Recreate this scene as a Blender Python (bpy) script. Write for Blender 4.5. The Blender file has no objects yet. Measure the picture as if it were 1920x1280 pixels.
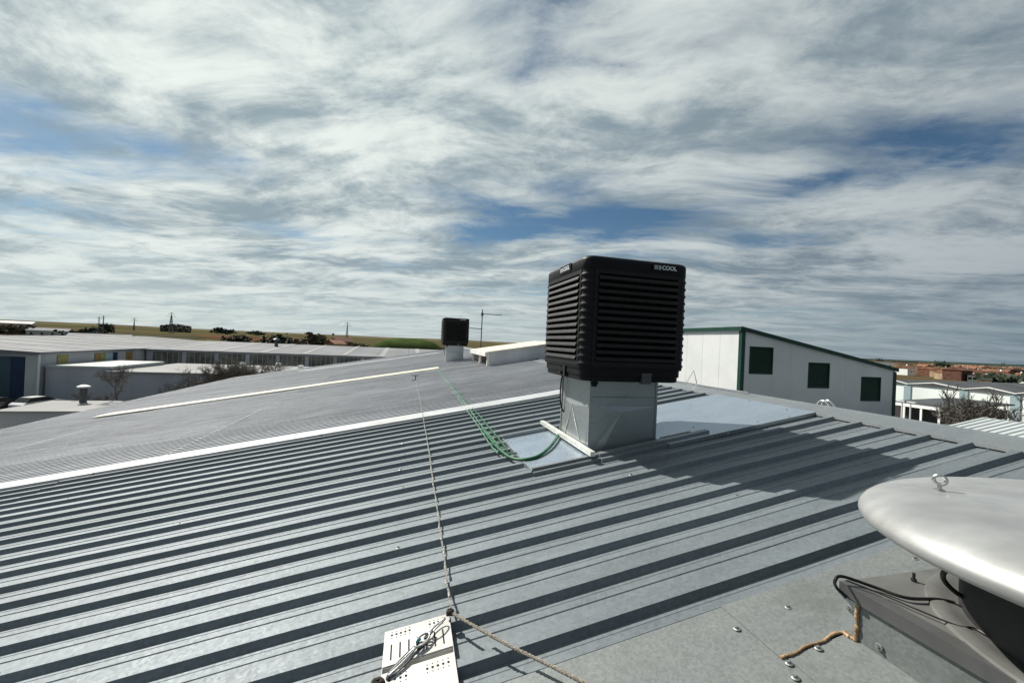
import bpy, math, random
from mathutils import Vector, Matrix
random.seed(7)
C = bpy.context.scene
COL = C.collection
R = math.radians

# ------------------------------------------------------------------ camera
F, PITCH, ROLL, YAW = 749.67, 3.329e-3, 4.5426e-2, 0.250495
CAM = Vector((0, 0, 10.0))
cam = bpy.data.cameras.new('camera'); co = bpy.data.objects.new('camera', cam); COL.objects.link(co)
cam.sensor_width = 36; cam.lens = 36*F/1920; cam.clip_end = 30000; cam.clip_start = .05
def cam_axes():
    f0 = Vector((0, math.cos(PITCH), math.sin(PITCH))); u0 = Vector((0, -math.sin(PITCH), math.cos(PITCH))); r0 = Vector((1, 0, 0))
    r = math.cos(ROLL)*r0 + math.sin(ROLL)*u0; u = -math.sin(ROLL)*r0 + math.cos(ROLL)*u0
    M = Matrix.Rotation(-YAW, 3, 'Z')
    return M@f0, M@r, M@u
FW, RT, UP = cam_axes()
co.matrix_world = Matrix(((RT.x, UP.x, -FW.x, 0), (RT.y, UP.y, -FW.y, 0), (RT.z, UP.z, -FW.z, CAM.z), (0, 0, 0, 1)))
C.camera = co
C.render.resolution_x = 1024; C.render.resolution_y = 682
def ray(px, py):
    return FW*F + RT*(px-960) - UP*(py-640)
def at_z(px, py, z):
    d = ray(px, py); return CAM + d*((z-CAM.z)/d.z)
def at_y(px, py, y):
    d = ray(px, py); return CAM + d*(y/d.y)
def at_x(px, py, x):
    d = ray(px, py); return CAM + d*(x/d.x)

# ------------------------------------------------------------------ light and sky
C.view_settings.view_transform = 'Standard'; C.view_settings.look = 'None'
C.view_settings.exposure = 0.55; C.view_settings.gamma = 1
SUN = Vector((-1.30, 1.75, 2.06)).normalized()
sl = bpy.data.lights.new('sun', 'SUN'); so = bpy.data.objects.new('sun', sl); COL.objects.link(so)
sl.energy = 5.0; sl.angle = R(.53); sl.color = (1, .955, .88)
so.rotation_euler = (-SUN).to_track_quat('-Z', 'Y').to_euler(); so.location = (-40, 50, 70)
W = bpy.data.worlds.new('World'); C.world = W; W.use_nodes = True
nt = W.node_tree; nt.nodes.clear()
class N:
    def __init__(s, nt): s.nt = nt
    def n(s, t, **k):
        x = s.nt.nodes.new(t)
        for a, b in k.items(): setattr(x, a, b)
        return x
    def link(s, a, b): s.nt.links.new(a, b)
    def put(s, sock, v):
        if v is None: return
        if hasattr(v, 'is_linked') or isinstance(v, bpy.types.NodeSocket): s.link(v, sock)
        else:
            if isinstance(v, (tuple, list)) and len(v) == 3 and sock.type == 'RGBA': v = (*v, 1)
            sock.default_value = v
    def m(s, op, a, b=None, c=None, clamp=False):
        x = s.n('ShaderNodeMath', operation=op); x.use_clamp = clamp
        s.put(x.inputs[0], a); s.put(x.inputs[1], b)
        if c is not None: s.put(x.inputs[2], c)
        return x.outputs[0]
    def vm(s, op, a, b=None, out=0):
        x = s.n('ShaderNodeVectorMath', operation=op); s.put(x.inputs[0], a)
        if b is not None:
            s.put(x.inputs[3] if op == 'SCALE' else x.inputs[1], b)
        return x.outputs[out]
    def noise(s, vec, scale, detail=4, rough=.5, dist=0, lac=2.0):
        x = s.n('ShaderNodeTexNoise'); s.put(x.inputs['Vector'], vec); x.inputs['Scale'].default_value = scale
        x.inputs['Detail'].default_value = detail; x.inputs['Roughness'].default_value = rough
        x.inputs['Distortion'].default_value = dist; x.inputs['Lacunarity'].default_value = lac
        return x.outputs['Fac']
    def mr(s, v, a, b, c=0, d=1, smooth=True):
        x = s.n('ShaderNodeMapRange'); x.interpolation_type = 'SMOOTHSTEP' if smooth else 'LINEAR'
        s.put(x.inputs[0], v)
        for i, k in enumerate((a, b, c, d)): s.put(x.inputs[i+1], k)
        return x.outputs[0]
    def mix(s, f, a, b, t='RGBA', blend='MIX'):
        x = s.n('ShaderNodeMix', data_type=t)
        if t == 'RGBA': x.blend_type = blend
        i = {'RGBA': (6, 7, 2), 'FLOAT': (2, 3, 0)}[t]
        s.put(x.inputs[0], f); s.put(x.inputs[i[0]], a); s.put(x.inputs[i[1]], b)
        return x.outputs[i[2]]
    def mapping(s, v, loc=(0, 0, 0), rot=(0, 0, 0), scale=(1, 1, 1)):
        x = s.n('ShaderNodeMapping'); s.put(x.inputs[0], v); x.inputs[1].default_value = loc
        x.inputs[2].default_value = rot; x.inputs[3].default_value = scale
        return x.outputs[0]
    def ramp(s, v, pts):
        x = s.n('ShaderNodeValToRGB'); s.put(x.inputs[0], v); e = x.color_ramp.elements
        while len(e) < len(pts): e.new(.5)
        for q, (p, c) in zip(e, pts): q.position = p; q.color = (*c, 1) if len(c) == 3 else c
        return x.outputs[0]
g = N(nt)
sky = g.n('ShaderNodeTexSky', sky_type='NISHITA'); sky.sun_disc = False
sky.sun_elevation = math.asin(SUN.z); sky.sun_rotation = math.atan2(SUN.x, SUN.y)
sky.air_density = 1.0; sky.dust_density = 1.2; sky.ozone_density = 2.0; sky.altitude = 800
D = g.n('ShaderNodeTexCoord').outputs['Generated']
sep = g.n('ShaderNodeSeparateXYZ'); g.link(D, sep.inputs[0])
zc = g.m('MAXIMUM', sep.outputs[2], 0.0)
inv = g.m('DIVIDE', 1.0, g.m('ADD', zc, .10))
cx = g.n('ShaderNodeCombineXYZ'); g.link(g.m('MULTIPLY', sep.outputs[0], inv), cx.inputs[0]); g.link(g.m('MULTIPLY', sep.outputs[1], inv), cx.inputs[1])
P0 = cx.outputs[0]
P1 = g.mapping(P0, rot=(0, 0, R(24)))
def warpv(src, sc, det, ax, ay, seed):
    a = g.noise(g.mapping(src, loc=(seed, 0, 0)), sc, det, .5); b = g.noise(g.mapping(src, loc=(0, seed+5, 0)), sc, det, .5)
    w = g.n('ShaderNodeCombineXYZ'); g.link(g.m('MULTIPLY', g.m('SUBTRACT', a, .5), ax), w.inputs[0]); g.link(g.m('MULTIPLY', g.m('SUBTRACT', b, .5), ay), w.inputs[1])
    return g.vm('ADD', src, w.outputs[0])
P2 = warpv(P1, .7, 2, .8, .7, 3.0)
P3 = warpv(P2, 2.4, 3, .10, .10, 8.0)
big = g.noise(g.mapping(P2, loc=(3.1, 7.7, 0), scale=(.55, 1.0, 1)), .9, 5, .55)
wisp = g.noise(g.mapping(P3, loc=(1.2, 2.4, 3), scale=(.55, 1.25, 1)), 2.2, 12, .60)
fine = g.noise(g.mapping(P3, loc=(5, 1, 9), rot=(0, 0, R(-18)), scale=(.45, 1.6, 1)), 5.5, 10, .62)
def blob(px, py, rx, ry):
    """soft patch centred on one sky direction, wide rx and tall ry (radians)"""
    d = ray(px, py).normalized(); ri = d.cross(Vector((0, 0, 1))).normalized(); u = ri.cross(d)
    a = g.m('DIVIDE', g.vm('DOT_PRODUCT', D, tuple(ri), out=1), rx); b = g.m('DIVIDE', g.m('SUBTRACT', g.vm('DOT_PRODUCT', D, tuple(u), out=1), 0.0), ry)
    q = g.m('SQRT', g.m('ADD', g.m('MULTIPLY', a, a), g.m('MULTIPLY', b, b)))
    f = g.mr(g.vm('DOT_PRODUCT', D, tuple(d), out=1), 0.0, .3)
    return g.m('MULTIPLY', g.mr(q, .15, 1, 1, 0), f)
def blobs(l):
    o = None
    for px, py, rx, ry, w in l:
        b = g.m('MULTIPLY', blob(px, py, rx, ry), w)
        o = b if o is None else g.m('ADD', o, b)
    return o
cov = g.m('ADD', g.m('MULTIPLY', big, .85), g.m('MULTIPLY', wisp, .85))
cov = g.m('ADD', cov, g.m('MULTIPLY', fine, .20))
holes = blobs([(1100, 424, .40, .065, -.40), (1500, 440, .22, .04, -.16), (930, 425, .18, .07, -.26), (1150, 400, .2, .05, -.1),
               (170, 262, .30, .11, -.19), (20, 230, .22, .10, -.11), (430, 310, .2, .07, -.15), (60, 400, .25, .07, -.18), (520, 420, .16, .05, -.14),
               (1820, 250, .32, .10, -.21), (1500, 285, .25, .08, -.16), (1000, 10, .30, .16, -.20), (1450, 30, .2, .1, -.08), (680, 200, .14, .05, -.08),
               (120, 60, .5, .25, .18), (560, 130, .4, .2, .14), (980, 230, .4, .12, .14), (1500, 150, .45, .14, .12), (1350, 330, .35, .08, .16), (500, 370, .4, .07, .12), (1750, 400, .35, .08, .14), (400, 500, .5, .10, .14), (1500, 520, .5, .08, .12)])
cov = g.m('ADD', cov, g.m('MULTIPLY', holes, 1.0))
puff = g.noise(g.mapping(P2, loc=(2, 6, 4), scale=(.9, 1.15, 1)), 4.6, 12, .66)
cl = g.mr(g.m('ADD', cov, g.m('MULTIPLY', g.m('SUBTRACT', puff, .38), .55)), .64, 1.06)
sd = g.vm('DOT_PRODUCT', D, tuple(SUN), out=1)
near = g.mr(sd, -.30, .93, 0, 1, False)
thick = g.mr(g.m('ADD', g.m('MULTIPLY', g.noise(g.mapping(P3, loc=(8, 3, 1), scale=(.5, 1.15, 1)), 1.8, 10, .62), .85), g.m('MULTIPLY', puff, .42)), .50, .78)
c_lit = g.mix(near, (.31, .36, .41), (.90, .96, .91))
c_dark = g.mix(near, (.11, .155, .21), (.32, .41, .455))
ccol = g.mix(thick, c_lit, c_dark)
skyc = g.vm('SCALE', sky.outputs[0], 0.066)
skyc = g.mix(1.0, skyc, (.74, .96, 1.0), blend='MULTIPLY')
lowh = g.mr(zc, 0.0, .20, 1, 0)
base = g.mix(g.m('MULTIPLY', cl, .97), skyc, ccol)
hz = g.mix(near, (.14, .20, .265), (.76, .85, .83))
base = g.mix(g.m('MULTIPLY', lowh, .60), base, hz)
bg = g.n('ShaderNodeBackground'); g.link(base, bg.inputs[0]); bg.inputs[1].default_value = .665
wo = g.n('ShaderNodeOutputWorld'); g.link(bg.outputs[0], wo.inputs[0])

# ------------------------------------------------------------------ materials
def material(name, col, rough=.6, metal=0.0, noise=None, scale=4, amt=.12, bump=0, bscale=40, rnd=0, stretch=(1, 1, 1), fn=None, spec=.3, dirt=0, rnoise=0):
    m = bpy.data.materials.new(name); m.use_nodes = True
    k = N(m.node_tree); b = m.node_tree.nodes['Principled BSDF']
    b.inputs['Roughness'].default_value = rough; b.inputs['Metallic'].default_value = metal
    b.inputs['Specular IOR Level'].default_value = spec
    oc = k.n('ShaderNodeTexCoord').outputs['Object']
    v = k.mapping(oc, scale=stretch)
    n1 = k.noise(v, scale, 6, .6)
    col2 = tuple(c*(1-amt*2) for c in col); col3 = tuple(min(1, c*(1+amt*1.6)) for c in col)
    c = k.mix(k.mr(n1, .3, .7), col2, col3)
    if dirt:
        n2 = k.noise(k.mapping(oc, loc=(3, 4, 5), scale=stretch), scale*.23, 7, .65)
        c = k.mix(k.m('MULTIPLY', k.mr(n2, .48, .72), dirt), c, tuple(q*w for q, w in zip(col, (.62, .58, .50))))
    if rnd:
        oi = k.n('ShaderNodeObjectInfo').outputs['Random']
        hs = k.n('ShaderNodeHueSaturation'); k.link(k.mr(oi, 0, 1, 1-rnd, 1+rnd, False), hs.inputs['Value']); k.link(c, hs.inputs['Color']); c = hs.outputs[0]
    if rnoise:
        k.link(k.mr(k.noise(v, scale*2.3, 5, .6), .3, .7, max(.05, rough-rnoise), rough+rnoise), b.inputs['Roughness'])
    k.link(c, b.inputs['Base Color'])
    if bump:
        bp = k.n('ShaderNodeBump'); bp.inputs['Strength'].default_value = bump; bp.inputs['Distance'].default_value = .01
        k.link(k.noise(v, bscale, 4, .6), bp.inputs['Height']); k.link(bp.outputs[0], b.inputs['Normal'])
    return m
def galvanised(name, col, rough, metal, rnd=.06, spangle=.10, streak=.12, sc=55, dirt=.25, bump=.03):
    m = bpy.data.materials.new(name); m.use_nodes = True
    k = N(m.node_tree); b = m.node_tree.nodes['Principled BSDF']
    b.inputs['Metallic'].default_value = metal; b.inputs['Specular IOR Level'].default_value = .3
    geo = k.n('ShaderNodeNewGeometry').outputs['Position']
    vo = k.n('ShaderNodeTexVoronoi'); vo.feature = 'F1'; k.link(k.mapping(geo, scale=(1, 1, 1)), vo.inputs['Vector']); vo.inputs['Scale'].default_value = sc
    cellv = k.n('ShaderNodeSeparateColor'); k.link(vo.outputs['Color'], cellv.inputs[0])
    nA = k.noise(geo, 9, 6, .7)
    nB = k.noise(k.mapping(geo, scale=(.55, 5, 5)), 1.2, 6, .65)
    nC = k.noise(geo, .35, 4, .6)
    val = k.m('ADD', k.m('MULTIPLY', k.m('SUBTRACT', cellv.outputs[0], .5), spangle*2), 1.0)
    val = k.m('ADD', val, k.m('MULTIPLY', k.m('SUBTRACT', nA, .5), spangle*2.2))
    val = k.m('ADD', val, k.m('MULTIPLY', k.m('SUBTRACT', nB, .5), streak*3))
    val = k.m('ADD', val, k.m('MULTIPLY', k.m('SUBTRACT', nC, .5), .35))
    if rnd:
        oi = k.n('ShaderNodeObjectInfo').outputs['Random']
        val = k.m('MULTIPLY', val, k.mr(oi, 0, 1, 1-rnd, 1+rnd, False))
    c = k.vm('SCALE', k.mix(nB, col, tuple(q*w for q, w in zip(col, (1.02, 1.0, .95)))), val)
    st = k.m('MULTIPLY', k.mr(k.noise(k.mapping(geo, loc=(7, 1, 2), scale=(1, 1.6, 1)), 1.7, 8, .7), .55, .75), dirt)
    c = k.mix(st, c, tuple(q*w for q, w in zip(col, (.62, .60, .52))))
    k.link(c, b.inputs['Base Color'])
    rr = k.m('ADD', rough, k.m('MULTIPLY', k.m('SUBTRACT', cellv.outputs[1], .5), .10))
    rr = k.m('ADD', rr, k.m('MULTIPLY', k.m('SUBTRACT', nB, .5), .25))
    k.link(rr, b.inputs['Roughness'])
    if bump:
        bp = k.n('ShaderNodeBump'); bp.inputs['Strength'].default_value = bump*6; bp.inputs['Distance'].default_value = .006
        k.link(k.m('ADD', nA, k.m('MULTIPLY', cellv.outputs[2], .25)), bp.inputs['Height']); k.link(bp.outputs[0], b.inputs['Normal'])
    return m
M = {}
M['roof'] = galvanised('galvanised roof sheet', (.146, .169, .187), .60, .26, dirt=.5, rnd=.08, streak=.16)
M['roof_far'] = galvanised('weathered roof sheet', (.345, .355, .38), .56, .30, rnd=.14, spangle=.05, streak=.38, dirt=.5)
M['new_zinc'] = galvanised('new zinc sheet', (.38, .45, .53), .34, .7, spangle=.04, streak=.05, dirt=.08, bump=0)
M['duct'] = galvanised('duct zinc', (.34, .375, .39), .34, .62, spangle=.06, streak=.06, dirt=.3, sc=70)
M['flash'] = galvanised('flashing zinc', (.165, .180, .182), .58, .30, spangle=.12, streak=.08, dirt=.55, sc=80)
M['strip'] = material('bright flashing', (.50, .51, .51), .35, .25, scale=3, amt=.06, dirt=.3)
M['cream'] = material('rooflight', (.50, .47, .37), .5, 0, scale=2, amt=.08, dirt=.2)
M['cap'] = galvanised('ridge cap zinc', (.20, .22, .235), .5, .4, spangle=.06, streak=.06)
M['dark'] = material('dark gap shade', (.018, .02, .022), .9)  # near-black colour for the shaded gaps below the ridge cap
M['black'] = material('black plastic', (.003, .003, .0045), .5, spec=.22, scale=6, amt=.1, rnoise=.08, bump=.05, bscale=120)
M['slat'] = material('slat plastic', (.0075, .0072, .0066), .5, spec=.25, scale=8, amt=.15, rnoise=.1)
M['pad'] = material('cooling pad', (.02, .015, .011), .9, scale=30, amt=.3, bump=.4, bscale=60)
M['logo'] = material('logo white', (.72, .74, .76), .5)
M['logogrey'] = material('logo grey', (.30, .31, .33), .5)
M['alu'] = material('brushed aluminium', (.37, .375, .37), .50, .6, scale=3, amt=.07, stretch=(1, 1, 1), rnoise=.06, dirt=.35, bump=.02, bscale=8)
M['rim'] = material('grey painted rim', (.10, .102, .102), .45, .3, scale=5, amt=.08, dirt=.4)
M['lid'] = material('dusty lid', (.15, .15, .142), .55, .3, scale=5, amt=.08, dirt=.5)
M['housing'] = material('fan housing', (.022, .022, .023), .6)
M['rubber'] = material('rubber cable', (.012, .012, .012), .45)
M['steel'] = material('steel', (.55, .55, .54), .28, 1, scale=20, amt=.1)
M['washer'] = material('screw washer', (.33, .33, .32), .35, .8, scale=40, amt=.2)
M['seal'] = material('tan sealant', (.36, .24, .14), .7, scale=25, amt=.25, bump=.6, bscale=60)
M['smear'] = material('grey sealant', (.55, .57, .55), .6, scale=18, amt=.2, bump=.4, bscale=60)
M['hose'] = material('green hose', (.015, .11, .045), .45, scale=8, amt=.15)
M['hose2'] = material('pale green line', (.10, .21, .15), .5, scale=8, amt=.15)
M['rope'] = material('braided rope', (.30, .27, .22), .85, scale=120, amt=.3, bump=.8, bscale=300)
M['ropedark'] = material('worn dark rope', (.07, .055, .045), .85, scale=120, amt=.3, bump=.8, bscale=300)
M['wire'] = material('wire rope', (.36, .35, .32), .5, .7, scale=90, amt=.3)
M['plate'] = material('white anchor plate', (.44, .435, .415), .45, .1, scale=12, amt=.06, dirt=.35)
M['hole'] = material('hole', (.01, .01, .01), .9)
M['teal'] = material('teal tape', (.02, .28, .36), .5)
M['bar'] = material('pale bar', (.62, .63, .58), .5, .2, scale=12, amt=.08, dirt=.3)
M['wpanel'] = material('white sandwich panel', (.60, .61, .60), .5, scale=.7, amt=.03, rnd=.015)
M['gtrim'] = material('green trim', (.006, .042, .028), .45, scale=3, amt=.1)
M['gwin'] = material('dark green shutter', (.008, .035, .018), .5, scale=6, amt=.15)
M['shed'] = material('shed white', (.66, .66, .63), .6, scale=2, amt=.06, dirt=.3)
M['shedgrey'] = material('shed grey', (.50, .51, .52), .6, scale=2, amt=.06, dirt=.3)
M['shedroof'] = material('shed cream roof', (.60, .56, .46), .65, scale=2, amt=.06, dirt=.3)
M['brown'] = material('brown timber', (.12, .08, .05), .8)
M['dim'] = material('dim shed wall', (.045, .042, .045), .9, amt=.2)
M['asphalt'] = material('asphalt', (.055, .055, .055), .9, spec=0, scale=.3, amt=.2)
M['cement'] = material('concrete yard', (.34, .32, .27), .9, scale=.2, amt=.1, dirt=.4)
M['wallgrey'] = material('grey rendered wall', (.38, .395, .42), .85, scale=.25, amt=.06, dirt=.3, stretch=(1, 1, .4))
M['wallpale'] = material('pale rendered wall', (.44, .46, .44), .85, scale=.25, amt=.06, dirt=.2, stretch=(1, 1, .4))
M['teald'] = material('dark teal door', (.035, .075, .095), .5, scale=.5, amt=.1)
M['blued'] = material('blue door', (.012, .03, .07), .5, scale=.5, amt=.1)
M['yellow'] = material('mustard panel', (.26, .23, .08), .6, scale=.5, amt=.1)
M['ochre'] = material('ochre panel', (.28, .18, .06), .6, scale=.5, amt=.1)
M['fibre'] = material('fibre cement roof', (.17, .175, .185), .8, 0, spec=.15, scale=.15, amt=.10, dirt=.35, stretch=(1, .4, 1))
M['fibrelight'] = material('pale sheet roof', (.27, .27, .265), .8, spec=.1, scale=.15, amt=.06, dirt=.3)
M['whitesheet'] = material('white corrugated sheet', (.38, .41, .41), .6, scale=.4, amt=.05, dirt=.3)
M['glass'] = material('dim glazing', (.035, .035, .03), .25, scale=.6, amt=.3)
M['glazing'] = material('dusty factory glazing', (.12, .12, .10), .45, scale=.5, amt=.25)
M['white'] = material('white render', (.74, .75, .72), .8, scale=.3, amt=.04, dirt=.15)
M['rwall'] = material('white industrial wall', (.68, .73, .70), .8, scale=.15, amt=.04, dirt=.15, stretch=(1, 1, .3))
M['pil'] = material('blue grey pilaster', (.26, .34, .36), .8, scale=.3, amt=.06)
M['darkroof'] = material('dark grey roof', (.06, .065, .07), .75, scale=.2, amt=.15)
M['terra'] = material('terracotta tiles', (.19, .09, .055), .85, scale=.5, amt=.2, rnd=.35)
M['ochrewall'] = material('house render', (.42, .31, .20), .85, scale=.3, amt=.12, rnd=.35)
M['brick'] = material('brick', (.13, .06, .042), .9, scale=.8, amt=.2, rnd=.2)
M['bark'] = material('bark', (.12, .105, .09), .9, scale=6, amt=.25)
M['twig'] = material('twigs', (.12, .108, .092), .9, scale=6, amt=.25)
M['leaf'] = material('dark foliage', (.018, .028, .013), .8, scale=.8, amt=.35, rnd=.2)
M['leaf2'] = material('olive scrub', (.075, .066, .042), .9, scale=.5, amt=.35, rnd=.2)
M['green'] = material('bright grass mound', (.046, .064, .022), .95, spec=0, scale=.06, amt=.3)
M['car'] = material('dark car paint', (.02, .022, .03), .2, .2, spec=.6)
M['carw'] = material('white car paint', (.6, .6, .6), .25)
M['mast'] = material('mast grey', (.09, .095, .10), .5, .5)
M['pylon'] = material('pylon steel', (.10, .11, .12), .6, .5)

# ------------------------------------------------------------------ mesh builder
class MB:
    def __init__(s): s.v = []; s.f = []
    def add(s, vs, fs):
        o = len(s.v); s.v += [tuple(v) for v in vs]; s.f += [tuple(i+o for i in f) for f in fs]; return s
    def hexa(s, p):   # 4 bottom (ccw from above) + 4 top
        return s.add(p, [(3, 2, 1, 0), (4, 5, 6, 7), (0, 1, 5, 4), (1, 2, 6, 5), (2, 3, 7, 6), (3, 0, 4, 7)])
    def box(s, a, b):
        (x0, y0, z0), (x1, y1, z1) = a, b
        return s.hexa([(x0, y0, z0), (x1, y0, z0), (x1, y1, z0), (x0, y1, z0), (x0, y0, z1), (x1, y0, z1), (x1, y1, z1), (x0, y1, z1)])
    def slab(s, x0, x1, y0, y1, zf, h0, h1):  # box following a slope z=zf(x)
        return s.hexa([(x0, y0, zf(x0)+h0), (x1, y0, zf(x1)+h0), (x1, y1, zf(x1)+h0), (x0, y1, zf(x0)+h0),
                       (x0, y0, zf(x0)+h1), (x1, y0, zf(x1)+h1), (x1, y1, zf(x1)+h1), (x0, y1, zf(x0)+h1)])
    def loft(s, rings, closed=True, cap0=False, cap1=False):
        n = len(rings[0]); o = len(s.v)
        for r in rings: s.v += [tuple(p) for p in r]
        for i in range(len(rings)-1):
            for j in range(n if closed else n-1):
                a = o+i*n+j; b = o+i*n+(j+1) % n
                s.f.append((a, b, b+n, a+n))
        if cap0: s.f.append(tuple(o+j for j in reversed(range(n))))
        if cap1: s.f.append(tuple(o+(len(rings)-1)*n+j for j in range(n)))
        return s
    def tube(s, path, r, n=6, caps=True):
        path = [Vector(p) for p in path]; rs = r if isinstance(r, (list, tuple)) else [r]*len(path)
        rings = []; ref = None
        for i, p in enumerate(path):
            t = (path[min(i+1, len(path)-1)]-path[max(i-1, 0)])
            t = t.normalized() if t.length > 1e-9 else Vector((0, 0, 1))
            if ref is None: ref = t.orthogonal().normalized()
            u = (ref - t*ref.dot(t))
            u = u.normalized() if u.length > 1e-6 else t.orthogonal().normalized()
            ref = u; w = t.cross(u)
            rings.append([p+(u*math.cos(2*math.pi*k/n)+w*math.sin(2*math.pi*k/n))*rs[i] for k in range(n)])
        return s.loft(rings, True, caps, caps)
    def lathe(s, prof, c, n=48, axis='Z', cap=True):
        rings = []
        for r, z in prof:
            rings.append([(c[0]+r*math.cos(2*math.pi*k/n), c[1]+r*math.sin(2*math.pi*k/n), c[2]+z) for k in range(n)])
        return s.loft(rings, True, cap, cap)
    def obj(s, name, mat, parent=None, origin=None, smooth=30, loc=None):
        me = bpy.data.meshes.new(name)
        if origin is None:
            origin = root_loc(parent) if parent else Vector((0, 0, 0))
        ox, oy, oz = origin
        me.from_pydata([(x-ox, y-oy, z-oz) for x, y, z in s.v], [], s.f); me.update()
        if isinstance(mat, str): mat = M[mat]
        me.materials.append(mat)
        if smooth:
            me.polygons.foreach_set('use_smooth', [True]*len(me.polygons))
            me.set_sharp_from_angle(angle=R(smooth))
        o = bpy.data.objects.new(name, me); COL.objects.link(o)
        if parent: o.parent = parent
        else: o.location = origin
        return o
def root_loc(o):
    while o.parent: o = o.parent
    return o.location
def tag(o, label=None, cat=None, group=None, kind=None):
    if label: o['label'] = label
    if cat: o['category'] = cat
    if group: o['group'] = group
    if kind: o['kind'] = kind
    return o
def thing(name, label, cat, loc, group=None):
    o = bpy.data.objects.new(name, None); COL.objects.link(o); o.location = loc; o.empty_display_size = .2
    return tag(o, label, cat, group)
def kids(o): return [c for c in bpy.data.objects if c.parent == o]
def copy_tree(o, parent=None):
    ch = [c for c in o.children]
    c = o.copy(); COL.objects.link(c); c.parent = parent
    for k in ch: copy_tree(k, c)
    return c
def share(src, name, parent, loc=(0, 0, 0)):
    c = src.copy(); c.name = name; COL.objects.link(c); c.parent = parent; c.location = loc; return c

# ------------------------------------------------------------------ terrain
def sheet(name, pts, z, mat, kind='structure'):
    mb = MB(); mb.add([(x, y, z) for x, y in pts], [tuple(range(len(pts)))])
    o = mb.obj(name, mat, smooth=0); tag(o, kind=kind); return o
def groundmat():
    m = bpy.data.materials.new('farmland'); m.use_nodes = True; k = N(m.node_tree); b = m.node_tree.nodes['Principled BSDF']
    b.inputs['Roughness'].default_value = .95; b.inputs['Specular IOR Level'].default_value = 0
    p = k.n('ShaderNodeNewGeometry').outputs['Position']
    vo = k.n('ShaderNodeTexVoronoi'); k.link(k.mapping(p, rot=(0, 0, .4), scale=(.0016, .006, 1)), vo.inputs['Vector']); vo.inputs['Scale'].default_value = 1
    sc = k.n('ShaderNodeSeparateColor'); k.link(vo.outputs['Color'], sc.inputs[0])
    c = k.ramp(sc.outputs[0], [(0, (.045, .04, .022)), (.3, (.085, .068, .036)), (.5, (.08, .048, .03)), (.7, (.045, .052, .022)), (1, (.10, .085, .045))])
    n = k.noise(p, .02, 6, .6)
    c = k.mix(k.mr(n, .3, .7), c, (.07, .065, .035)); 
    k.link(c, b.inputs['Base Color']); return m
M['ground'] = groundmat()
big_ = 16000
sheet('ground', [(-big_, -big_), (big_, -big_), (big_, big_), (-big_, big_)], 0, 'ground')
sheet('yard', [(-110, -60), (150, -60), (150, 150), (-110, 150)], .004*3, 'asphalt')
cy = at_z(20, 797, 0)
sheet('pavement', [(-45, 40), (-14.9, 40), (-14.9, 51.2), (-45, 50.2)], .03, 'cement')
def hills(name, x0, x1, y, h, mat, seed, depth=400, n=80, env=None):
    rnd = random.Random(seed); mb = MB(); rows = [[], [], [], []]
    ph = [rnd.uniform(0, 6.28) for _ in range(6)]
    for i in range(n+1):
        t = i/n; x = x0+(x1-x0)*t
        e = env(t) if env else 1
        hh = h*e*(.72+.28*sum(math.sin(ph[k]+t*6.28*(k+1)*1.3)/(k+1) for k in range(6))/1.6)
        rows[0].append((x, y, -2)); rows[1].append((x, y+depth*.4, max(-2, hh*.75))); rows[2].append((x, y+depth*.7, max(-2, hh))); rows[3].append((x, y+depth*1.6, -2))
    mb.loft(rows, closed=False)
    return tag(mb.obj(name, mat, smooth=60), kind='structure')
M['hillfar'] = material('far woodland', (.035, .05, .045), .95, spec=0, scale=.004, amt=.25)
M['hillbrown'] = material('stubble hill', (.11, .092, .055), .95, spec=0, scale=.004, amt=.25, stretch=(1, 4, 1))
M['hillgreen'] = material('dark green hill', (.05, .06, .035), .95, spec=0, scale=.006, amt=.25)
hills('hills', -2600, 1500, 2300, 14, M['hillbrown'], 3, env=lambda t: 1)
hills('hills', -1900, -950, 900, 26, M['hillgreen'], 5, depth=300, env=lambda t: math.sin(math.pi*min(1, max(0, t)))**.6)
hills('hills', 1800, 9000, 5200, 26, M['hillfar'], 9, depth=900)
def hills_y(name, x, y0, y1, h, mat, seed, depth):
    o = hills(name, y0, y1, x, h, mat, seed, depth)
    for v in o.data.vertices: v.co = (v.co.y, v.co.x, v.co.z)
    o.data.flip_normals(); return o
hills_y('hills', 5200, -6000, 7000, 24, M['hillfar'], 12, 900)

# ------------------------------------------------------------------ main warehouse roof
S = math.tan(.1708215)
def RZ(x): return 8.4+S*x
RX, EX, YN, YF = 5.27, -14.75, -3.952, 40.17     # ridge, eave, near and far ends
wh = thing('warehouse', 'long low warehouse under the camera with a ribbed grey metal gable roof', 'warehouse', (-4, 18, 0))
def profile(pitch, n, h, hb, ht, groove=True):
    """(y, z) outline across the sheet"""
    pts = []
    for i in range(n):
        c = pitch*(i+.5); a = pitch*i
        if groove:
            g0 = a+pitch*.10 if False else None
        if groove:
            gq = c-.126
            pts += [(gq-.015, 0), (gq-.010, .0055), (gq+.010, .0055), (gq+.015, 0), (gq+.046, 0), (gq+.049, .0022), (gq+.053, .0022), (gq+.056, 0)]
        pts += [(c-hb, 0), (c-ht, h), (c+ht, h), (c+hb, 0)]
    pts = [(0, 0)]+pts+[(pitch*n+.012, .0012)]
    return pts
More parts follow.
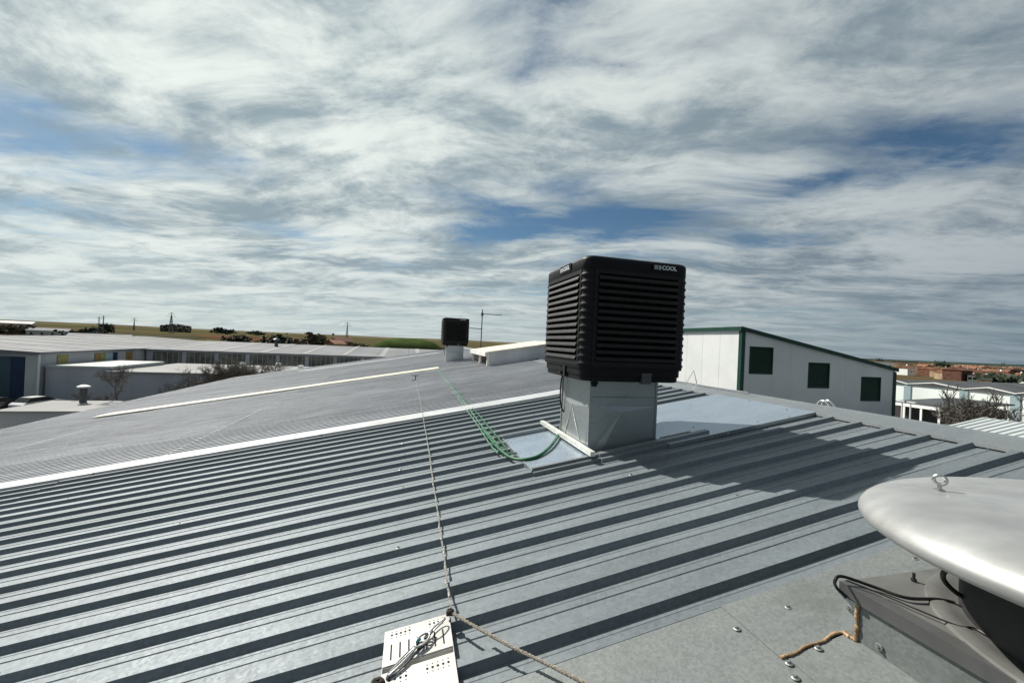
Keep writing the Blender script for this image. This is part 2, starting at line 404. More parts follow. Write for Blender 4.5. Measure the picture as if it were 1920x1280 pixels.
def sheet_mesh(name, pts, x0, x1, mat, lift=0):
    """one profiled roof sheet, running down the slope, 0.8 mm thick edge"""
    mb = MB(); n = 14; xs = [x0+(x1-x0)*i/n for i in range(n+1)]; rq = random.Random(int(x0*10))
    rings = []
    for x in xs:
        a, b, c = rq.gauss(0, .0018), rq.gauss(0, .0016), rq.uniform(0, 6)
        e_ = 0 if x in (x0, x1) else 1
        rings.append([(x, y+a*e_, S*(x-x0)+z+lift+e_*b*math.sin(c+y*6)) for y, z in pts])
    mb.loft(rings, closed=False)
    # edge hems
    for x in (x0, x1):
        hh_ = .004 if lift < .01 else .016
        a = [(x, y, S*(x-x0)+z+lift) for y, z in pts]; b = [(x, y, S*(x-x0)+z+lift-hh_) for y, z in pts]
        mb.loft([a, b] if x == x0 else [b, a], closed=False)
    return mb
LAPX = -5.0
pn = profile(.304, 3, .042, .044, .024)
pf = profile(.152, 6, .020, .030, .016, groove=False)
def lay(pts, y0, count, width, mat, x0, x1, lift, skip=()):
    src = None
    for i in range(count):
        if i in skip: continue
        y = y0+width*i
        if src is None:
            mb = sheet_mesh('roof_sheet', pts, x0, x1, mat, lift)
            o = mb.obj('roof_sheet', mat, smooth=0); o.parent = wh; src = o
        else:
            o = src.copy(); COL.objects.link(o)
        o.location = Vector((x0, y, RZ(x0)))-wh.location+Vector((-x0, 0, 0))
        o.rotation_euler = (random.uniform(-.0016, .0016), 0, random.uniform(-.0003, .0003))
YN0 = 7.786-13*.912
for (x0, x1, lf) in ((EX, LAPX+.1, 0), (LAPX-.1, RX-.12, .005)):
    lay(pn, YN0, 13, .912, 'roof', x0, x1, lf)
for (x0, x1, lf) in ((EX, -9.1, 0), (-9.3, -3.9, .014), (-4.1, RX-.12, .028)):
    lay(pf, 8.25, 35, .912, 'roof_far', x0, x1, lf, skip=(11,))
# cream rooflight row and bright strips
def strip(name, y0, y1, x0, x1, h, mat, label=None, lip=.03):
    mb = MB(); n = max(1, int((x1-x0)/3.2)); 
    for i in range(n):
        a = x0+(x1-x0)*i/n; b = x0+(x1-x0)*(i+1)/n+.02*(i < n-1)
        ym = (y0+y1)/2; l = .0015*(i % 2)
        sec = [(y0, h-lip), (y0, h), (ym, h+.010), (y1, h), (y1, h-lip)]
        mb.loft([[(x, y, RZ(x)+z+l) for y, z in sec] for x in (a, b)], closed=False)
        mb.loft([[(x, y, RZ(x)+z+l) for y, z in sec][::-1] for x in (a, b)], closed=False) if False else None
    o = mb.obj(name, mat, wh, smooth=0)
    if label: o['label'] = label
    return o
strip('flashing_strip', 7.80, 8.27, EX, RX-.1, .055, 'strip', 'bright white joint strip across the ribbed roof')
sm = sheet_mesh('rooflight_sheet', pf, -11.3, RX-4, 'cream', .004)
for (a, b, l) in ((EX, -11.3, 0), (-11.3, 1.35, .004), (1.35, RX-.12, .004)):
    o = sheet_mesh('x', pf, a, b, 'cream', l).obj('rooflight_sheet' if l and a < 0 else 'roof_sheet', 'cream' if l and a < 0 else 'roof_far', smooth=0)
    o.parent = wh; o.location = Vector((0, 8.25+.912*11, RZ(a)))-wh.location
strip('flashing_strip', 34.4, 35.2, -8.3, 2.6, .045, 'strip', 'thin pale strip across the far end of the roof')
strip('rooflight_cover', 18.22, 19.2, -11.3, 1.35, .075, 'cream', 'cream rooflight strip crossing the roof beyond the white one')
# right slope, gables and walls
def RR(x): return RZ(RX)-S*(x-RX)
mb = MB()
pts = profile(.304, 145, .042, .044, .024, groove=False)
mb.loft([[(x, YN+y, RR(x)+z) for y, z in pts] for x in (RX+.12, 13.2)], closed=False)
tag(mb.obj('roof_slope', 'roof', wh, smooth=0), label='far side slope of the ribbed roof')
mb = MB(); mb.box((EX+.15, YN+.1, 0), (EX+.35, YF-.1, RZ(EX+.2)-.05)); mb.box((12.9, YN+.1, 0), (13.1, YF-.1, RR(13.1)-.1))
for y in (YN+.1, YF-.3):
    mb.hexa([(EX+.36, y, 0), (RX, y, 0), (RX, y+.2, 0), (EX+.36, y+.2, 0), (EX+.36, y, RZ(EX+.36)-.05), (RX, y, RZ(RX)-.05), (RX, y+.2, RZ(RX)-.05), (EX+.36, y+.2, RZ(EX+.36)-.05)])
    mb.hexa([(RX, y, 0), (12.89, y, 0), (12.89, y+.2, 0), (RX, y+.2, 0), (RX, y, RZ(RX)-.05), (12.89, y, RR(12.89)-.05), (12.89, y+.2, RR(12.89)-.05), (RX, y+.2, RZ(RX)-.05)])
mb.obj('wall', 'wallgrey', wh, smooth=0)
mb = MB(); mb.box((EX-.16, YN, RZ(EX)-.16), (EX+.02, YF, RZ(EX)-.02)); mb.obj('gutter', 'darkroof', wh, smooth=0)
# ridge cap, 2 m lengths
capsrc = None; y = YN
i = 0
while y < YF-.1:
    L = 2.05
    if capsrc is None:
        mb = MB(); h = .05; sec = []
        zz = RZ(RX)+h
        sec = [(-.345, -S*.345-.028), (-.34, -S*.34), (-.31, -S*.31+.004), (-.05, -S*.05+.004), (0, .012), (.05, -S*.05+.004), (.34, -S*.34), (.345, -S*.345-.028)]
        mb.loft([[(RX+a, YN+q, zz+b) for a, b in sec] for q in (L, 0)], closed=False)
        mb.loft([[(RX+a, YN+q, zz+b-.003) for a, b in sec] for q in (0, L)], closed=False)
        capsrc = mb.obj('ridge_cap', 'cap', wh, smooth=0)
    else:
        o = capsrc.copy(); COL.objects.link(o); o.location = (0, y-YN, .0012*(i % 2))
    y += 2.0; i += 1
# added dark strips standing in for shade under the cap edge, one per pan
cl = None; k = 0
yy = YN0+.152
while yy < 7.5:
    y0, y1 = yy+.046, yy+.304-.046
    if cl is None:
        mb = MB(); x = RX-.30; mb.slab(x, x+.03, y0, y1, RZ, .008, .046); cl = mb.obj('gap_shade_strip', 'dark', wh, smooth=0); cy0 = y0
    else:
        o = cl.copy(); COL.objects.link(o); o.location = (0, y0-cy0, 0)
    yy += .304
# scattered screws on rib tops near the camera
def screw_mesh(r=.010):
    mb = MB(); mb.lathe([(r*1.7, 0), (r*1.7, .002), (r*1.3, .004), (r*.8, .0042)], (0, 0, 0), 10); mb.lathe([(r*.75, .004), (r*.75, .011), (r*.6, .013)], (0, 0, 0), 6)
    return mb
scr = screw_mesh().obj('screw', 'washer', smooth=0)
scr.parent = wh; first_screw = [True]
TILT = (0, -math.atan(S), 0)
def screw(p, parent, rot=TILT, sc=1):
    if first_screw[0] and parent is wh: o = scr; first_screw[0] = False
    else: o = scr.copy(); COL.objects.link(o)
    o.parent = parent; o.location = Vector(p)-root_loc(parent); o.rotation_euler = rot; o.scale = (sc, sc, sc); return o
for kx in (-10.5, -8.4, -6.3, -4.2, -2.1, .0, 2.1, 4.2):
    for ky in range(0, 17, 2):
        yy = 2.77+.304*ky+(.304 if (int(kx*2) % 3 == 0) else 0)
        if yy > 7.5: continue
        if random.random() < .55: screw((kx+random.uniform(-.04, .04), yy, RZ(kx)+.043), wh)
for px, py in ((1225, 1047), (1128, 1275), (1382, 930), (700, 845), (490, 905)):
    d = ray(px, py); t = (-1.6)/(d.z-S*d.x); p = CAM+d*t; screw((p.x, p.y, RZ(p.x)+.003), wh)

# ------------------------------------------------------------------ roof fan in the near right corner
def roofpt(px, py, off=0):
    d = ray(px, py); t = (-1.6+off)/(d.z-S*d.x); return CAM+d*t
fan = thing('roof_fan', 'big round aluminium roof fan cowl on a square metal curb', 'roof fan', (2.4, .6, RZ(2.4)))
X0, X1, Y0, Y1, ZT = 1.93, 3.05, -.35, 1.355, 9.0
def fl(name, x0, x1, y0, y1, h, mat='flash', lab=None, t=.003):
    mb = MB(); mb.slab(x0, x1, y0, y1, RZ, h-t, h)
    o = mb.obj(name, mat, fan, smooth=0)
    if lab: o['label'] = lab
    return o
fl('flashing_sheet', -1.0, 1.60, -3.0, 1.676, .050, lab='flat zinc sheet left of the curb')
fl('flashing_sheet', 1.575, 4.92, 1.345, 1.676, .0545, lab='flat zinc sheet behind the curb')
fl('flashing_sheet', 1.602, 1.93, -3.0, 1.338, .0505, lab='flat zinc sheet along the curb foot')
fl('flashing_sheet', 3.06, 4.92, -3.0, 1.343, .0505)
# curb walls
mb = MB()
mb.hexa([(X0, Y0, RZ(X0)+.02), (X0+.02, Y0, RZ(X0)+.02), (X0+.02, Y1, RZ(X0)+.02), (X0, Y1, RZ(X0)+.02), (X0, Y0, ZT-.05), (X0+.02, Y0, ZT-.05), (X0+.02, Y1, ZT-.05), (X0, Y1, ZT-.05)])
mb.obj('curb_panel', 'flash', fan, smooth=0)
mb = MB(); mb.hexa([(X0+.02, Y1-.02, RZ(X0)+.02), (X1, Y1-.02, RZ(X1)+.02), (X1, Y1, RZ(X1)+.02), (X0+.02, Y1, RZ(X0)+.02), (X0+.02, Y1-.02, ZT-.05), (X1, Y1-.02, ZT-.05), (X1, Y1, ZT-.05), (X0+.02, Y1, ZT-.05)]); mb.obj('curb_panel', 'flash', fan, smooth=0)
mb = MB(); mb.box((X1, Y0, RZ(X1)-.1), (X1+.02, Y1, ZT-.05)); mb.obj('curb_panel', 'flash', fan, smooth=0)
# corner tab with two screws
mb = MB(); mb.hexa([(X0-.003, 1.300, RZ(X0)+.05), (X0, 1.300, RZ(X0)+.05), (X0, Y1, RZ(X0)+.05), (X0-.003, Y1, RZ(X0)+.05), (X0-.003, 1.300, ZT-.05), (X0, 1.300, ZT-.05), (X0, Y1, ZT-.05), (X0-.003, Y1, ZT-.05)]); mb.obj('corner_tab', 'duct', fan, smooth=0)
# rim
mb = MB()
mb.box((X0-.014, Y0, ZT-.055), (X0+.004-.004, Y1+.012, ZT-.004)); mb.box((X0-.014, Y0, ZT-.004), (X0+.05, Y1+.012, ZT))
mb.obj('curb_rim', 'rim', fan, smooth=0)
mb = MB(); mb.box((X0+.05, Y0, ZT-.018), (X1+.03, Y1+.012, ZT-.003)); mb.obj('curb_lid', 'lid', fan, smooth=0)
FC = (2.50, .53)
# bell-mouth ring and black housing
mb = MB(); mb.lathe([(.70, -.004), (.695, .010), (.68, .013), (.65, .014), (.635, .008), (.55, -.004)], (2.59, .64, ZT), 72, cap=False); mb.obj('inlet_ring', 'lid', fan)
mb = MB(); mb.lathe([(.60, -.01), (.60, .14), (.585, .18), (.57, .26), (.56, .37)], (2.59, .64, ZT), 64); mb.obj('fan_housing', 'housing', fan)
mb = MB(); mb.box((1.985, .15, ZT-.002), (2.10, .70, ZT+.11)); mb.box((1.98, .14, ZT+.11), (2.105, .71, ZT+.12)); mb.obj('terminal_box', 'housing', fan, smooth=0)
for k in range(4):
    a = R(5+90*k); px_, py_ = 2.59+.57*math.cos(a), .64+.57*math.sin(a)
    mb = MB(); mb.tube([(px_, py_, ZT), (px_, py_, ZT+.40)], .012, 8); mb.obj('cowl_stay', 'rim', fan)
# cowl: rolled rim, gently domed top
ZC = 9.42
prof = [(.80, -.030), (.85, -.036), (.88, -.032), (.897, -.020), (.906, -.002), (.902, .014), (.893, .030), (.876, .046), (.85, .061), (.815, .074), (.77, .085), (.71, .093), (.62, .099), (.45, .105), (.20, .109), (.04, .110), (.002, .1101)]
mb = MB(); mb.lathe(prof, (FC[0], FC[1], ZC), 128, cap=False); DT = lambda v: [(FC[0]+(x-FC[0])*1.07, FC[1]+(y-FC[1])*1.07, ZC+(z-ZC)*1.02-.08*(y-FC[1])) for x, y, z in v]
inner = [(.80, -.030), (.79, -.01), (.80, .03), (.70, .075), (.4, .092), (.002, .098)]
mb.lathe(inner[::-1], (FC[0], FC[1], ZC), 96, cap=False)
mb.v = DT(mb.v); cowl = mb.obj('cowl', 'alu', fan, smooth=70)
# eye bolt
e = at_z(1762, 913, 9.486)
def eyebolt(p, parent):
    mb = MB(); n = 20
    ring = [(p[0]-.009*math.cos(2*math.pi*k/n), p[1]+.016*math.cos(2*math.pi*k/n), p[2]+.042+.018*math.sin(2*math.pi*k/n)) for k in range(n+1)]
    mb.tube(ring, .0065, 8, caps=False)
    mb.tube([(p[0], p[1], p[2]-.015), (p[0], p[1], p[2]+.022)], [.009, .007], 8)
    mb.lathe([(.017, -.006), (.017, 0), (.012, .003)], (p[0], p[1], p[2]+.002), 12)
    return mb.obj('eye_bolt', 'steel', parent)
eyebolt(e-Vector((0, 0, .012)), fan)
# cables
def curve_pts(pts, n=8):
    P = [Vector(p) for p in pts]; out = []
    for i in range(len(P)-1):
        p0 = P[max(i-1, 0)]; p1 = P[i]; p2 = P[i+1]; p3 = P[min(i+2, len(P)-1)]
        for k in range(n):
            t = k/n
            out.append(.5*((2*p1)+(-p0+p2)*t+(2*p0-5*p1+4*p2-p3)*t*t+(-p0+3*p1-3*p2+p3)*t**3))
    out.append(P[-1]); return out
zr = ZT+.012
cab = [at_x(1586, 1120, X0-.02), at_x(1568, 1100, X0-.025), at_z(1566, 1087, ZT+.02), at_z(1580, 1080, ZT+.03), at_z(1640, 1100, zr), at_z(1700, 1120, zr), at_z(1760, 1123, zr), at_z(1800, 1133, zr), at_z(1835, 1155, zr+.03)]
mb = MB(); mb.tube(curve_pts(cab), .0065, 8); mb.obj('cable', 'rubber', fan)
cab = [at_z(1586, 1087, ZT+.02), at_z(1650, 1112, zr), at_z(1720, 1142, zr), at_z(1795, 1172, zr), at_z(1830, 1178, zr), at_z(1880, 1210, zr)]
mb = MB(); mb.tube(curve_pts(cab), .0035, 6); mb.obj('cable', 'rubber', fan)
cab = [at_z(1790, 1066, ZT+.20), at_z(1770, 1072, ZT+.16), at_z(1772, 1090, ZT+.10), at_z(1800, 1115, ZT+.06), at_z(1840, 1130, ZT+.05)]
mb = MB(); mb.tube(curve_pts(cab), .009, 8); mb.obj('cable', 'rubber', fan)
mb = MB(); p = at_z(1713, 1088, ZT); mb.tube([p, p+Vector((0, 0, .035))], .006, 8); mb.tube([p, p+Vector((0, 0, .01))], .011, 6); mb.obj('stud', 'housing', fan)
# sealant
def bead(pts, r, name='sealant_bead'):
    P = curve_pts(pts, 10); rr = [r*random.uniform(.7, 1.15) for _ in P]
    P = [p+Vector((random.uniform(-1, 1), random.uniform(-1, 1), random.uniform(-.3, .3)))*r*.12 for p in P]
    mb = MB(); mb.tube(P, rr, 7); return mb.obj(name, 'seal', fan, smooth=60)
h = .054
b0 = [(1.575, 1.343, RZ(1.575)+h), (1.65, 1.338, RZ(1.65)+h), (1.72, 1.347, RZ(1.72)+h), (1.80, 1.340, RZ(1.8)+h), (1.87, 1.352, RZ(1.87)+h), (1.92, 1.345, RZ(1.92)+h)]
bead(b0, .0075)
bead([(1.92, 1.345, RZ(1.92)+h), (1.918, 1.32, RZ(1.92)+h), (1.924, 1.295, RZ(1.92)+h)], .009)
bead([(1.926, 1.298, RZ(1.92)+h), (1.926, 1.294, RZ(1.92)+h+.06), (1.926, 1.297, RZ(1.92)+h+.12), (1.926, 1.292, ZT-.057)], .009)
for px, py in ((1382, 1178), (1478, 1138), (1535, 1215), (1480, 1243), (1492, 1270), (1716, 1047)):
    p = roofpt(px, py, .054); screw((p.x, p.y, RZ(p.x)+.0545), fan, sc=.9)
for px, py in ((1593, 1140), (1583, 1197), (1648, 1212)):
    p = at_x(px, py, X0-.004); screw(p, fan, rot=(0, -math.pi/2, 0), sc=.9)

# ------------------------------------------------------------------ evaporative coolers
def rrect(cx, cy, hx, hy, r, n=6):
    pts = []
    for sx, sy, a0 in ((1, 1, 0), (-1, 1, 90), (-1, -1, 180), (1, -1, 270)):
        for k in range(n+1):
            a = R(a0+90*k/n); pts.append((cx+sx*(hx-r)+r*math.cos(a), cy+sy*(hy-r)+r*math.sin(a)))
    return pts
def text_mesh(txt, size, depth=.002):
    cu = bpy.data.curves.new('lettering', 'FONT'); cu.body = txt; cu.size = size; cu.extrude = depth; cu.align_x = 'LEFT'; cu.align_y = 'CENTER'; cu.offset = size*.02; cu.resolution_u = 3
    o = bpy.data.objects.new('tmp', cu); COL.objects.link(o); bpy.context.view_layer.update()
    me = bpy.data.meshes.new_from_object(o.evaluated_get(bpy.context.evaluated_depsgraph_get()))
    bpy.data.objects.remove(o); me.materials.clear(); me.materials.append(M['logo']); return me
LOGO = text_mesh('COOL', .066)
def make_cooler(label, loc):
    t = thing('evaporative_cooler', label, 'cooler', loc, 'evaporative coolers on the warehouse roof')
    ox, oy, oz = loc
    # local build: centre x,y = 0, z=0 at duct foot (roof level at centre); H values are relative
    def o(name, mb, mat, par=None, smooth=30):
        q = mb.obj(name, mat, None, origin=(0, 0, 0), smooth=smooth); q.parent = par or t; return q
    zb, zt, hw, r = .80, 2.17, .648, .11   # underside of tray, top, half width, corner radius
    # duct
    d = .425
    zl = -S*d-.02
    for (a, b, n) in (((-d, -d), (d, -d), (0, -1)), ((d, -d), (d, d), (1, 0)), ((d, d), (-d, d), (0, 1)), ((-d, d), (-d, -d), (-1, 0))):
        mb = MB(); u = Vector((b[0]-a[0], b[1]-a[1], 0)); nn = Vector((n[0], n[1], 0)); A = Vector((a[0], a[1], 0))
        def q(s_, z, out=0):
            p = A+u*s_+nn*out; p.z = (S*p.x-.0+z*1.0) if z == 0 else z; return p
        # cross-broken panel: apex proud by 18 mm low down, flat above
        ap = q(.46, .44, .020)
        zs = [.0, .42, .66, .82]
        L = [q(.02, 0, .001), q(.02, .42), q(.02, .66), q(.02, .82)]; Rr = [q(.98, 0, .001), q(.98, .42), q(.98, .66), q(.98, .82)]
        bl, br = q(.16, 0, .018), q(.90, 0, .018)
        vs = [q(0, 0), L[0], bl, br, Rr[0], q(1, 0), q(0, .82), q(1, .82), ap, q(0, .50), q(1, .50)]
        mb.add(vs, [(0, 2, 8, 9), (2, 3, 8), (3, 5, 10, 8), (9, 8, 10), (9, 10, 7, 6)])
        # proud horizontal seams
        for zz in (.30, .60):
            mb2 = q(0.01, zz, .002), q(.99, zz, .002), q(.99, zz+.008, .006), q(.01, zz+.008, .006), q(.99, zz+.016, .002), q(.01, zz+.016, .002)
            if n == (0, -1) or n == (0, 1): mb.add(mb2, [(0, 1, 2, 3), (3, 2, 4, 5)])
        pn_ = o('duct_panel', mb, 'duct', smooth=0)
        if n in ((-1, 0), (0, -1)):
            ms = MB(); e1 = [q(.46, .455, .021), q(.44, .30, .020), q(.34, .16, .020), q(.17, .02, .021)] if False else None
            pth = [ap+nn*.002+Vector((0, 0, .02))]+[ap.lerp(bl, k/7)+nn*.002 for k in range(1, 8)]
            ms.tube(pth, [random.uniform(.003, .010) for _ in pth], 5)
            pth = [ap+nn*.002]+[ap.lerp(br, k/7)+nn*.002 for k in range(1, 8)]
            ms.tube(pth, [random.uniform(.003, .012) for _ in pth], 5)
            if n == (-1, 0): o('sealant_smear', ms, 'smear', pn_, smooth=60)
        # corner bead
    for sx, sy in ((-1, -1), (1, -1), (1, 1), (-1, 1)):
        mb = MB(); cx_, cy_ = sx*d, sy*d
        mb.box((cx_-.012, cy_-.012, S*cx_-.02), (cx_+.012, cy_+.012, .81)); o('duct_corner', mb, 'duct', smooth=0)
    # tray
    mb = MB(); rings = []
    for z, k in ((zb, -.050), (zb+.008, -.036), (zb+.06, -.034), (zb+.064, -.022), (zb+.14, -.020), (zb+.142, -.004), (zb+.17, 0)):
        rings.append([(x, y, z) for x, y in rrect(0, 0, hw+k, hw+k, r)])
    mb.loft(rings, True, True, True); o('water_tray', mb, 'black')
    # top cap with rounded shoulder
    mb = MB(); rings = []
    for z, k in ((zt-.15, -.002), (zt-.148, 0), (zt-.05, 0), (zt-.03, -.004), (zt-.012, -.018), (zt-.003, -.04), (zt, -.09), (zt+.006, -.5)):
        rings.append([(x, y, z) for x, y in rrect(0, 0, hw+k, hw+k, max(.02, r+k*.4))])
    mb.loft(rings, True, True, True); cap = o('top_cap', mb, 'black', smooth=50)
    # ribbed corner columns
    z0, z1 = zb+.17, zt-.15
    for sx, sy, a0 in ((1, 1, 0), (-1, 1, 90), (-1, -1, 180), (1, -1, 270)):
        mb = MB(); nseg = 13; rings = []
        for k in range(nseg*6+1):
            z = z0+(z1-z0)*k/(nseg*6); ph = (k % 6)/6
            bump = .012*max(0, math.sin(ph*2*math.pi))-.004
            ring = []
            rr = r+bump
            for j in range(9):
                a = R(a0+90*j/8); ring.append((sx*(hw-r)+rr*math.cos(a), sy*(hw-r)+rr*math.sin(a), z))
            # inward closing points
            ax, ay = R(a0+90), R(a0)
            ring = [(sx*(hw-r)+rr*math.cos(ay)-.06*math.sin(R(a0))*-1*0, sy*(hw-r)+rr*math.sin(ay), z)]+ring[1:]
            rings.append(ring)
        mb.loft(rings, False)
        # side returns, 45 mm of post each side of the quarter round
        o('corner_post', mb, 'black', smooth=50)
    # four louvred panels
    w = hw-r
    src = None
    for q4 in range(4):
        rot = Matrix.Rotation(R(90*q4), 4, 'Z')
        def lo(name, mb, mat, par):
            for i, v in enumerate(mb.v): mb.v[i] = tuple(rot@Vector(v))
            return o(name, mb, mat, par)
        mb = MB()
        fr = .045; ya = -hw-.004; yb = -hw+.03
        mb.box((-w, ya, z0), (-w+fr, yb, z1)); mb.box((w-fr, ya, z0), (w, yb, z1))
        mb.box((-w+fr, ya+.001, z0), (w-fr, yb, z0+.05)); mb.box((-w+fr, ya+.001, z1-.045), (w-fr, yb, z1))
        fr_o = lo('louvre_frame', mb, 'slat' if q4 == 3 else 'slat', t)
        mb = MB(); mb.box((-w-.02, -hw+.075, z0+.0), (w+.02, -hw+.10, z1)); lo('cooling_pad', mb, 'pad', t)
        ns = 13; zz0 = z0+.05; stp = (z1-.045-zz0)/ns
        for k in range(ns):
            zc_ = zz0+stp*(k+.5)
            mb = MB(); x_a, x_b = -w+fr, w-fr
            # wedge slat: outer face tilted, rounded nose
            sec = [(-hw-.020, zc_-.028), (-hw-.024, zc_-.020), (-hw-.008, zc_+.012), (-hw+.038, zc_+.034), (-hw+.040, zc_+.028), (-hw-.004, zc_-.004), (-hw-.016, zc_-.030)]
            mb.loft([[(x, y, z) for y, z in sec] for x in (x_a, x_b)], True, True, True)
            if src is None or True:
                s_o = lo('slat', mb, 'slat', fr_o)
    # vertical mullions glimpsed behind the slats
    mb = MB()
    for q4 in range(4):
        rot = Matrix.Rotation(R(90*q4), 4, 'Z')
        m2 = MB()
        for k in range(5):
            x = -w+.045+(2*w-.09)*(k+1)/6; m2.box((x-.006, -hw+.045, z0+.05), (x+.006, -hw+.072, z1-.05))
        mb.add([rot@Vector(v) for v in m2.v], m2.f)
    o('mullions', mb, 'slat', smooth=0)
    # badges on the cap: front (-y) and left (-x)
    for q4, xo in ((0, .22), (3, -.03)):
        rot = Matrix.Rotation(R(90*q4), 4, 'Z')
        mb = MB(); mb.box((xo-.07, -hw-.012, zt-.115), (xo+.27, -hw+.002, zt-.030))
        for i, v in enumerate(mb.v): mb.v[i] = tuple(rot@Vector(v))
        bd = o('badge', mb, 'black', cap, smooth=0)
        mb = MB(); mb.box((xo-.05, -hw-.0145, zt-.098), (xo-.006, -hw-.012, zt-.050)); mb.box((xo+.002, -hw-.0145, zt-.098), (xo+.038, -hw-.012, zt-.050))
        mb.v = [tuple(rot@Vector(v)) for v in mb.v]; lg = o('logo_block', mb, 'logogrey', cap, smooth=0)
        tx = bpy.data.objects.new('lettering', LOGO); COL.objects.link(tx); tx.parent = cap
        tx.matrix_local = rot@Matrix.Translation((xo+.048, -hw-.0135, zt-.074))@Matrix.Rotation(R(90), 4, 'X')
    # grey cable connector under the front, drain stub and vent slot at the left corner
    mb = MB(); mb.box((.09, -hw+.0, zb-.015), (.20, -hw+.06, zb+.10)); mb.box((.085, -hw-.006, zb+.085), (.205, -hw+.04, zb+.105))
    for k in range(3): mb.box((.105+.032*k, -hw-.004, zb), (.112+.032*k, -hw+.002, zb+.08))
    o('connector', mb, 'rim', smooth=0)
    mb = MB(); mb.tube([(-.40, -.46, zb+.01), (-.40, -.46, zb-.07)], [.035, .03], 12); mb.tube([(-.40, -.46, zb-.02), (-.40, -.46, zb-.04)], .045, 12); o('drain_fitting', mb, 'black')
    mb = MB(); mb.box((-hw+.003, -.16, zb+.01), (-hw+.028, -.11, zb+.15)); mb.box((-hw+.003, -.02, zb+.03), (-hw+.028, .05, zb+.06)); o('tray_slot', mb, 'hole', smooth=0)
    mb = MB(); mb.tube(curve_pts([(-d-.01, .32, .84), (-d-.045, .36, .74), (-d-.05, .37, .50), (-d-.03, .36, .36), (-d-.005, .34, .30)]), .010, 8); o('drain_hose', mb, 'rubber')
    return t
CX, CY = 2.44, 4.60
c1 = make_cooler('large black louvred cooler on a square zinc duct in the middle of the roof', (CX, CY, RZ(CX)))
c2 = copy_tree(c1); c2['label'] = 'small-looking black louvred cooler far off near the ridge, beside the antenna mast'
p = at_y(852, 640, 22.5); c2.location = (p.x, 22.5, RZ(p.x)); c2.scale = (1.08, 1.08, 1.10)

# flashings round the cooler duct
flt = thing('duct_flashing', 'shiny new zinc flashing sheets folded round the duct of the near cooler', 'flashing', (CX, CY, RZ(CX)))
mb = MB(); mb.slab(2.86, 4.95, 3.90, 5.55, RZ, .052, .056); mb.obj('flashing_sheet', 'new_zinc', flt, smooth=0)
mb = MB(); mb.slab(2.86, 4.95, 3.882, 3.898, RZ, .012, .058); mb.obj('flashing_edge', 'duct', flt, smooth=0)
mb = MB(); mb.slab(1.30, 2.05, 4.03, 5.33, RZ, .050, .055); o = mb.obj('flashing_sheet', 'new_zinc', flt, smooth=0); o['label'] = 'shiny zinc tray on the hose side of the duct'
mb = MB(); mb.slab(1.30, 2.05, 3.985, 4.027, RZ, .0, .075); mb.slab(1.30, 2.05, 3.94, 3.984, RZ, .0, .045); mb.obj('folded_lip', 'cap', flt, smooth=0)
mb = MB(); mb.slab(1.288, 1.298, 3.97, 5.33, RZ, .0, .062); mb.obj('tray_edge', 'duct', flt, smooth=0)
mb = MB(); mb.slab(1.30, 2.05, 5.332, 5.345, RZ, .0, .10); mb.obj('tray_back', 'duct', flt, smooth=0)
mb = MB(); mb.slab(2.055, 3.45, 3.96, 4.03, RZ, .0, .085); mb.slab(2.055, 3.45, 4.031, 4.10, RZ, .0, .06); mb.slab(2.055, 3.45, 3.905, 3.959, RZ, .0, .05); mb.obj('folded_lip', 'cap', flt, smooth=0)
mb = MB(); mb.slab(2.90, 3.30, 4.10, 4.12, RZ, .05, .075); mb.obj('tray_edge', 'duct', flt, smooth=0)
for px, py in ((1300, 800), (1365, 812), (1430, 795), (1480, 782), (1405, 752), (1475, 768)):
    p = roofpt(px, py, .056); screw((p.x, p.y, RZ(p.x)+.056), flt, sc=.8)
mb = MB()
x = 1.955; P_ = [(x, 3.93), (x, 5.62)]
mb.hexa([(x-.028, 3.93, RZ(x)+.085), (x+.028, 3.93, RZ(x)+.085), (x+.028, 5.62, RZ(x)+.085), (x-.028, 5.62, RZ(x)+.085), (x-.028, 3.93, RZ(x)+.135), (x+.028, 3.93, RZ(x)+.135), (x+.028, 5.62, RZ(x)+.135), (x-.028, 5.62, RZ(x)+.135)])
o = mb.obj('metal_bar', 'bar', origin=(x, 4.8, RZ(x)+.085), smooth=0); tag(o, 'pale metal bar laid on the flashing against the foot of the near cooler duct', 'bar')

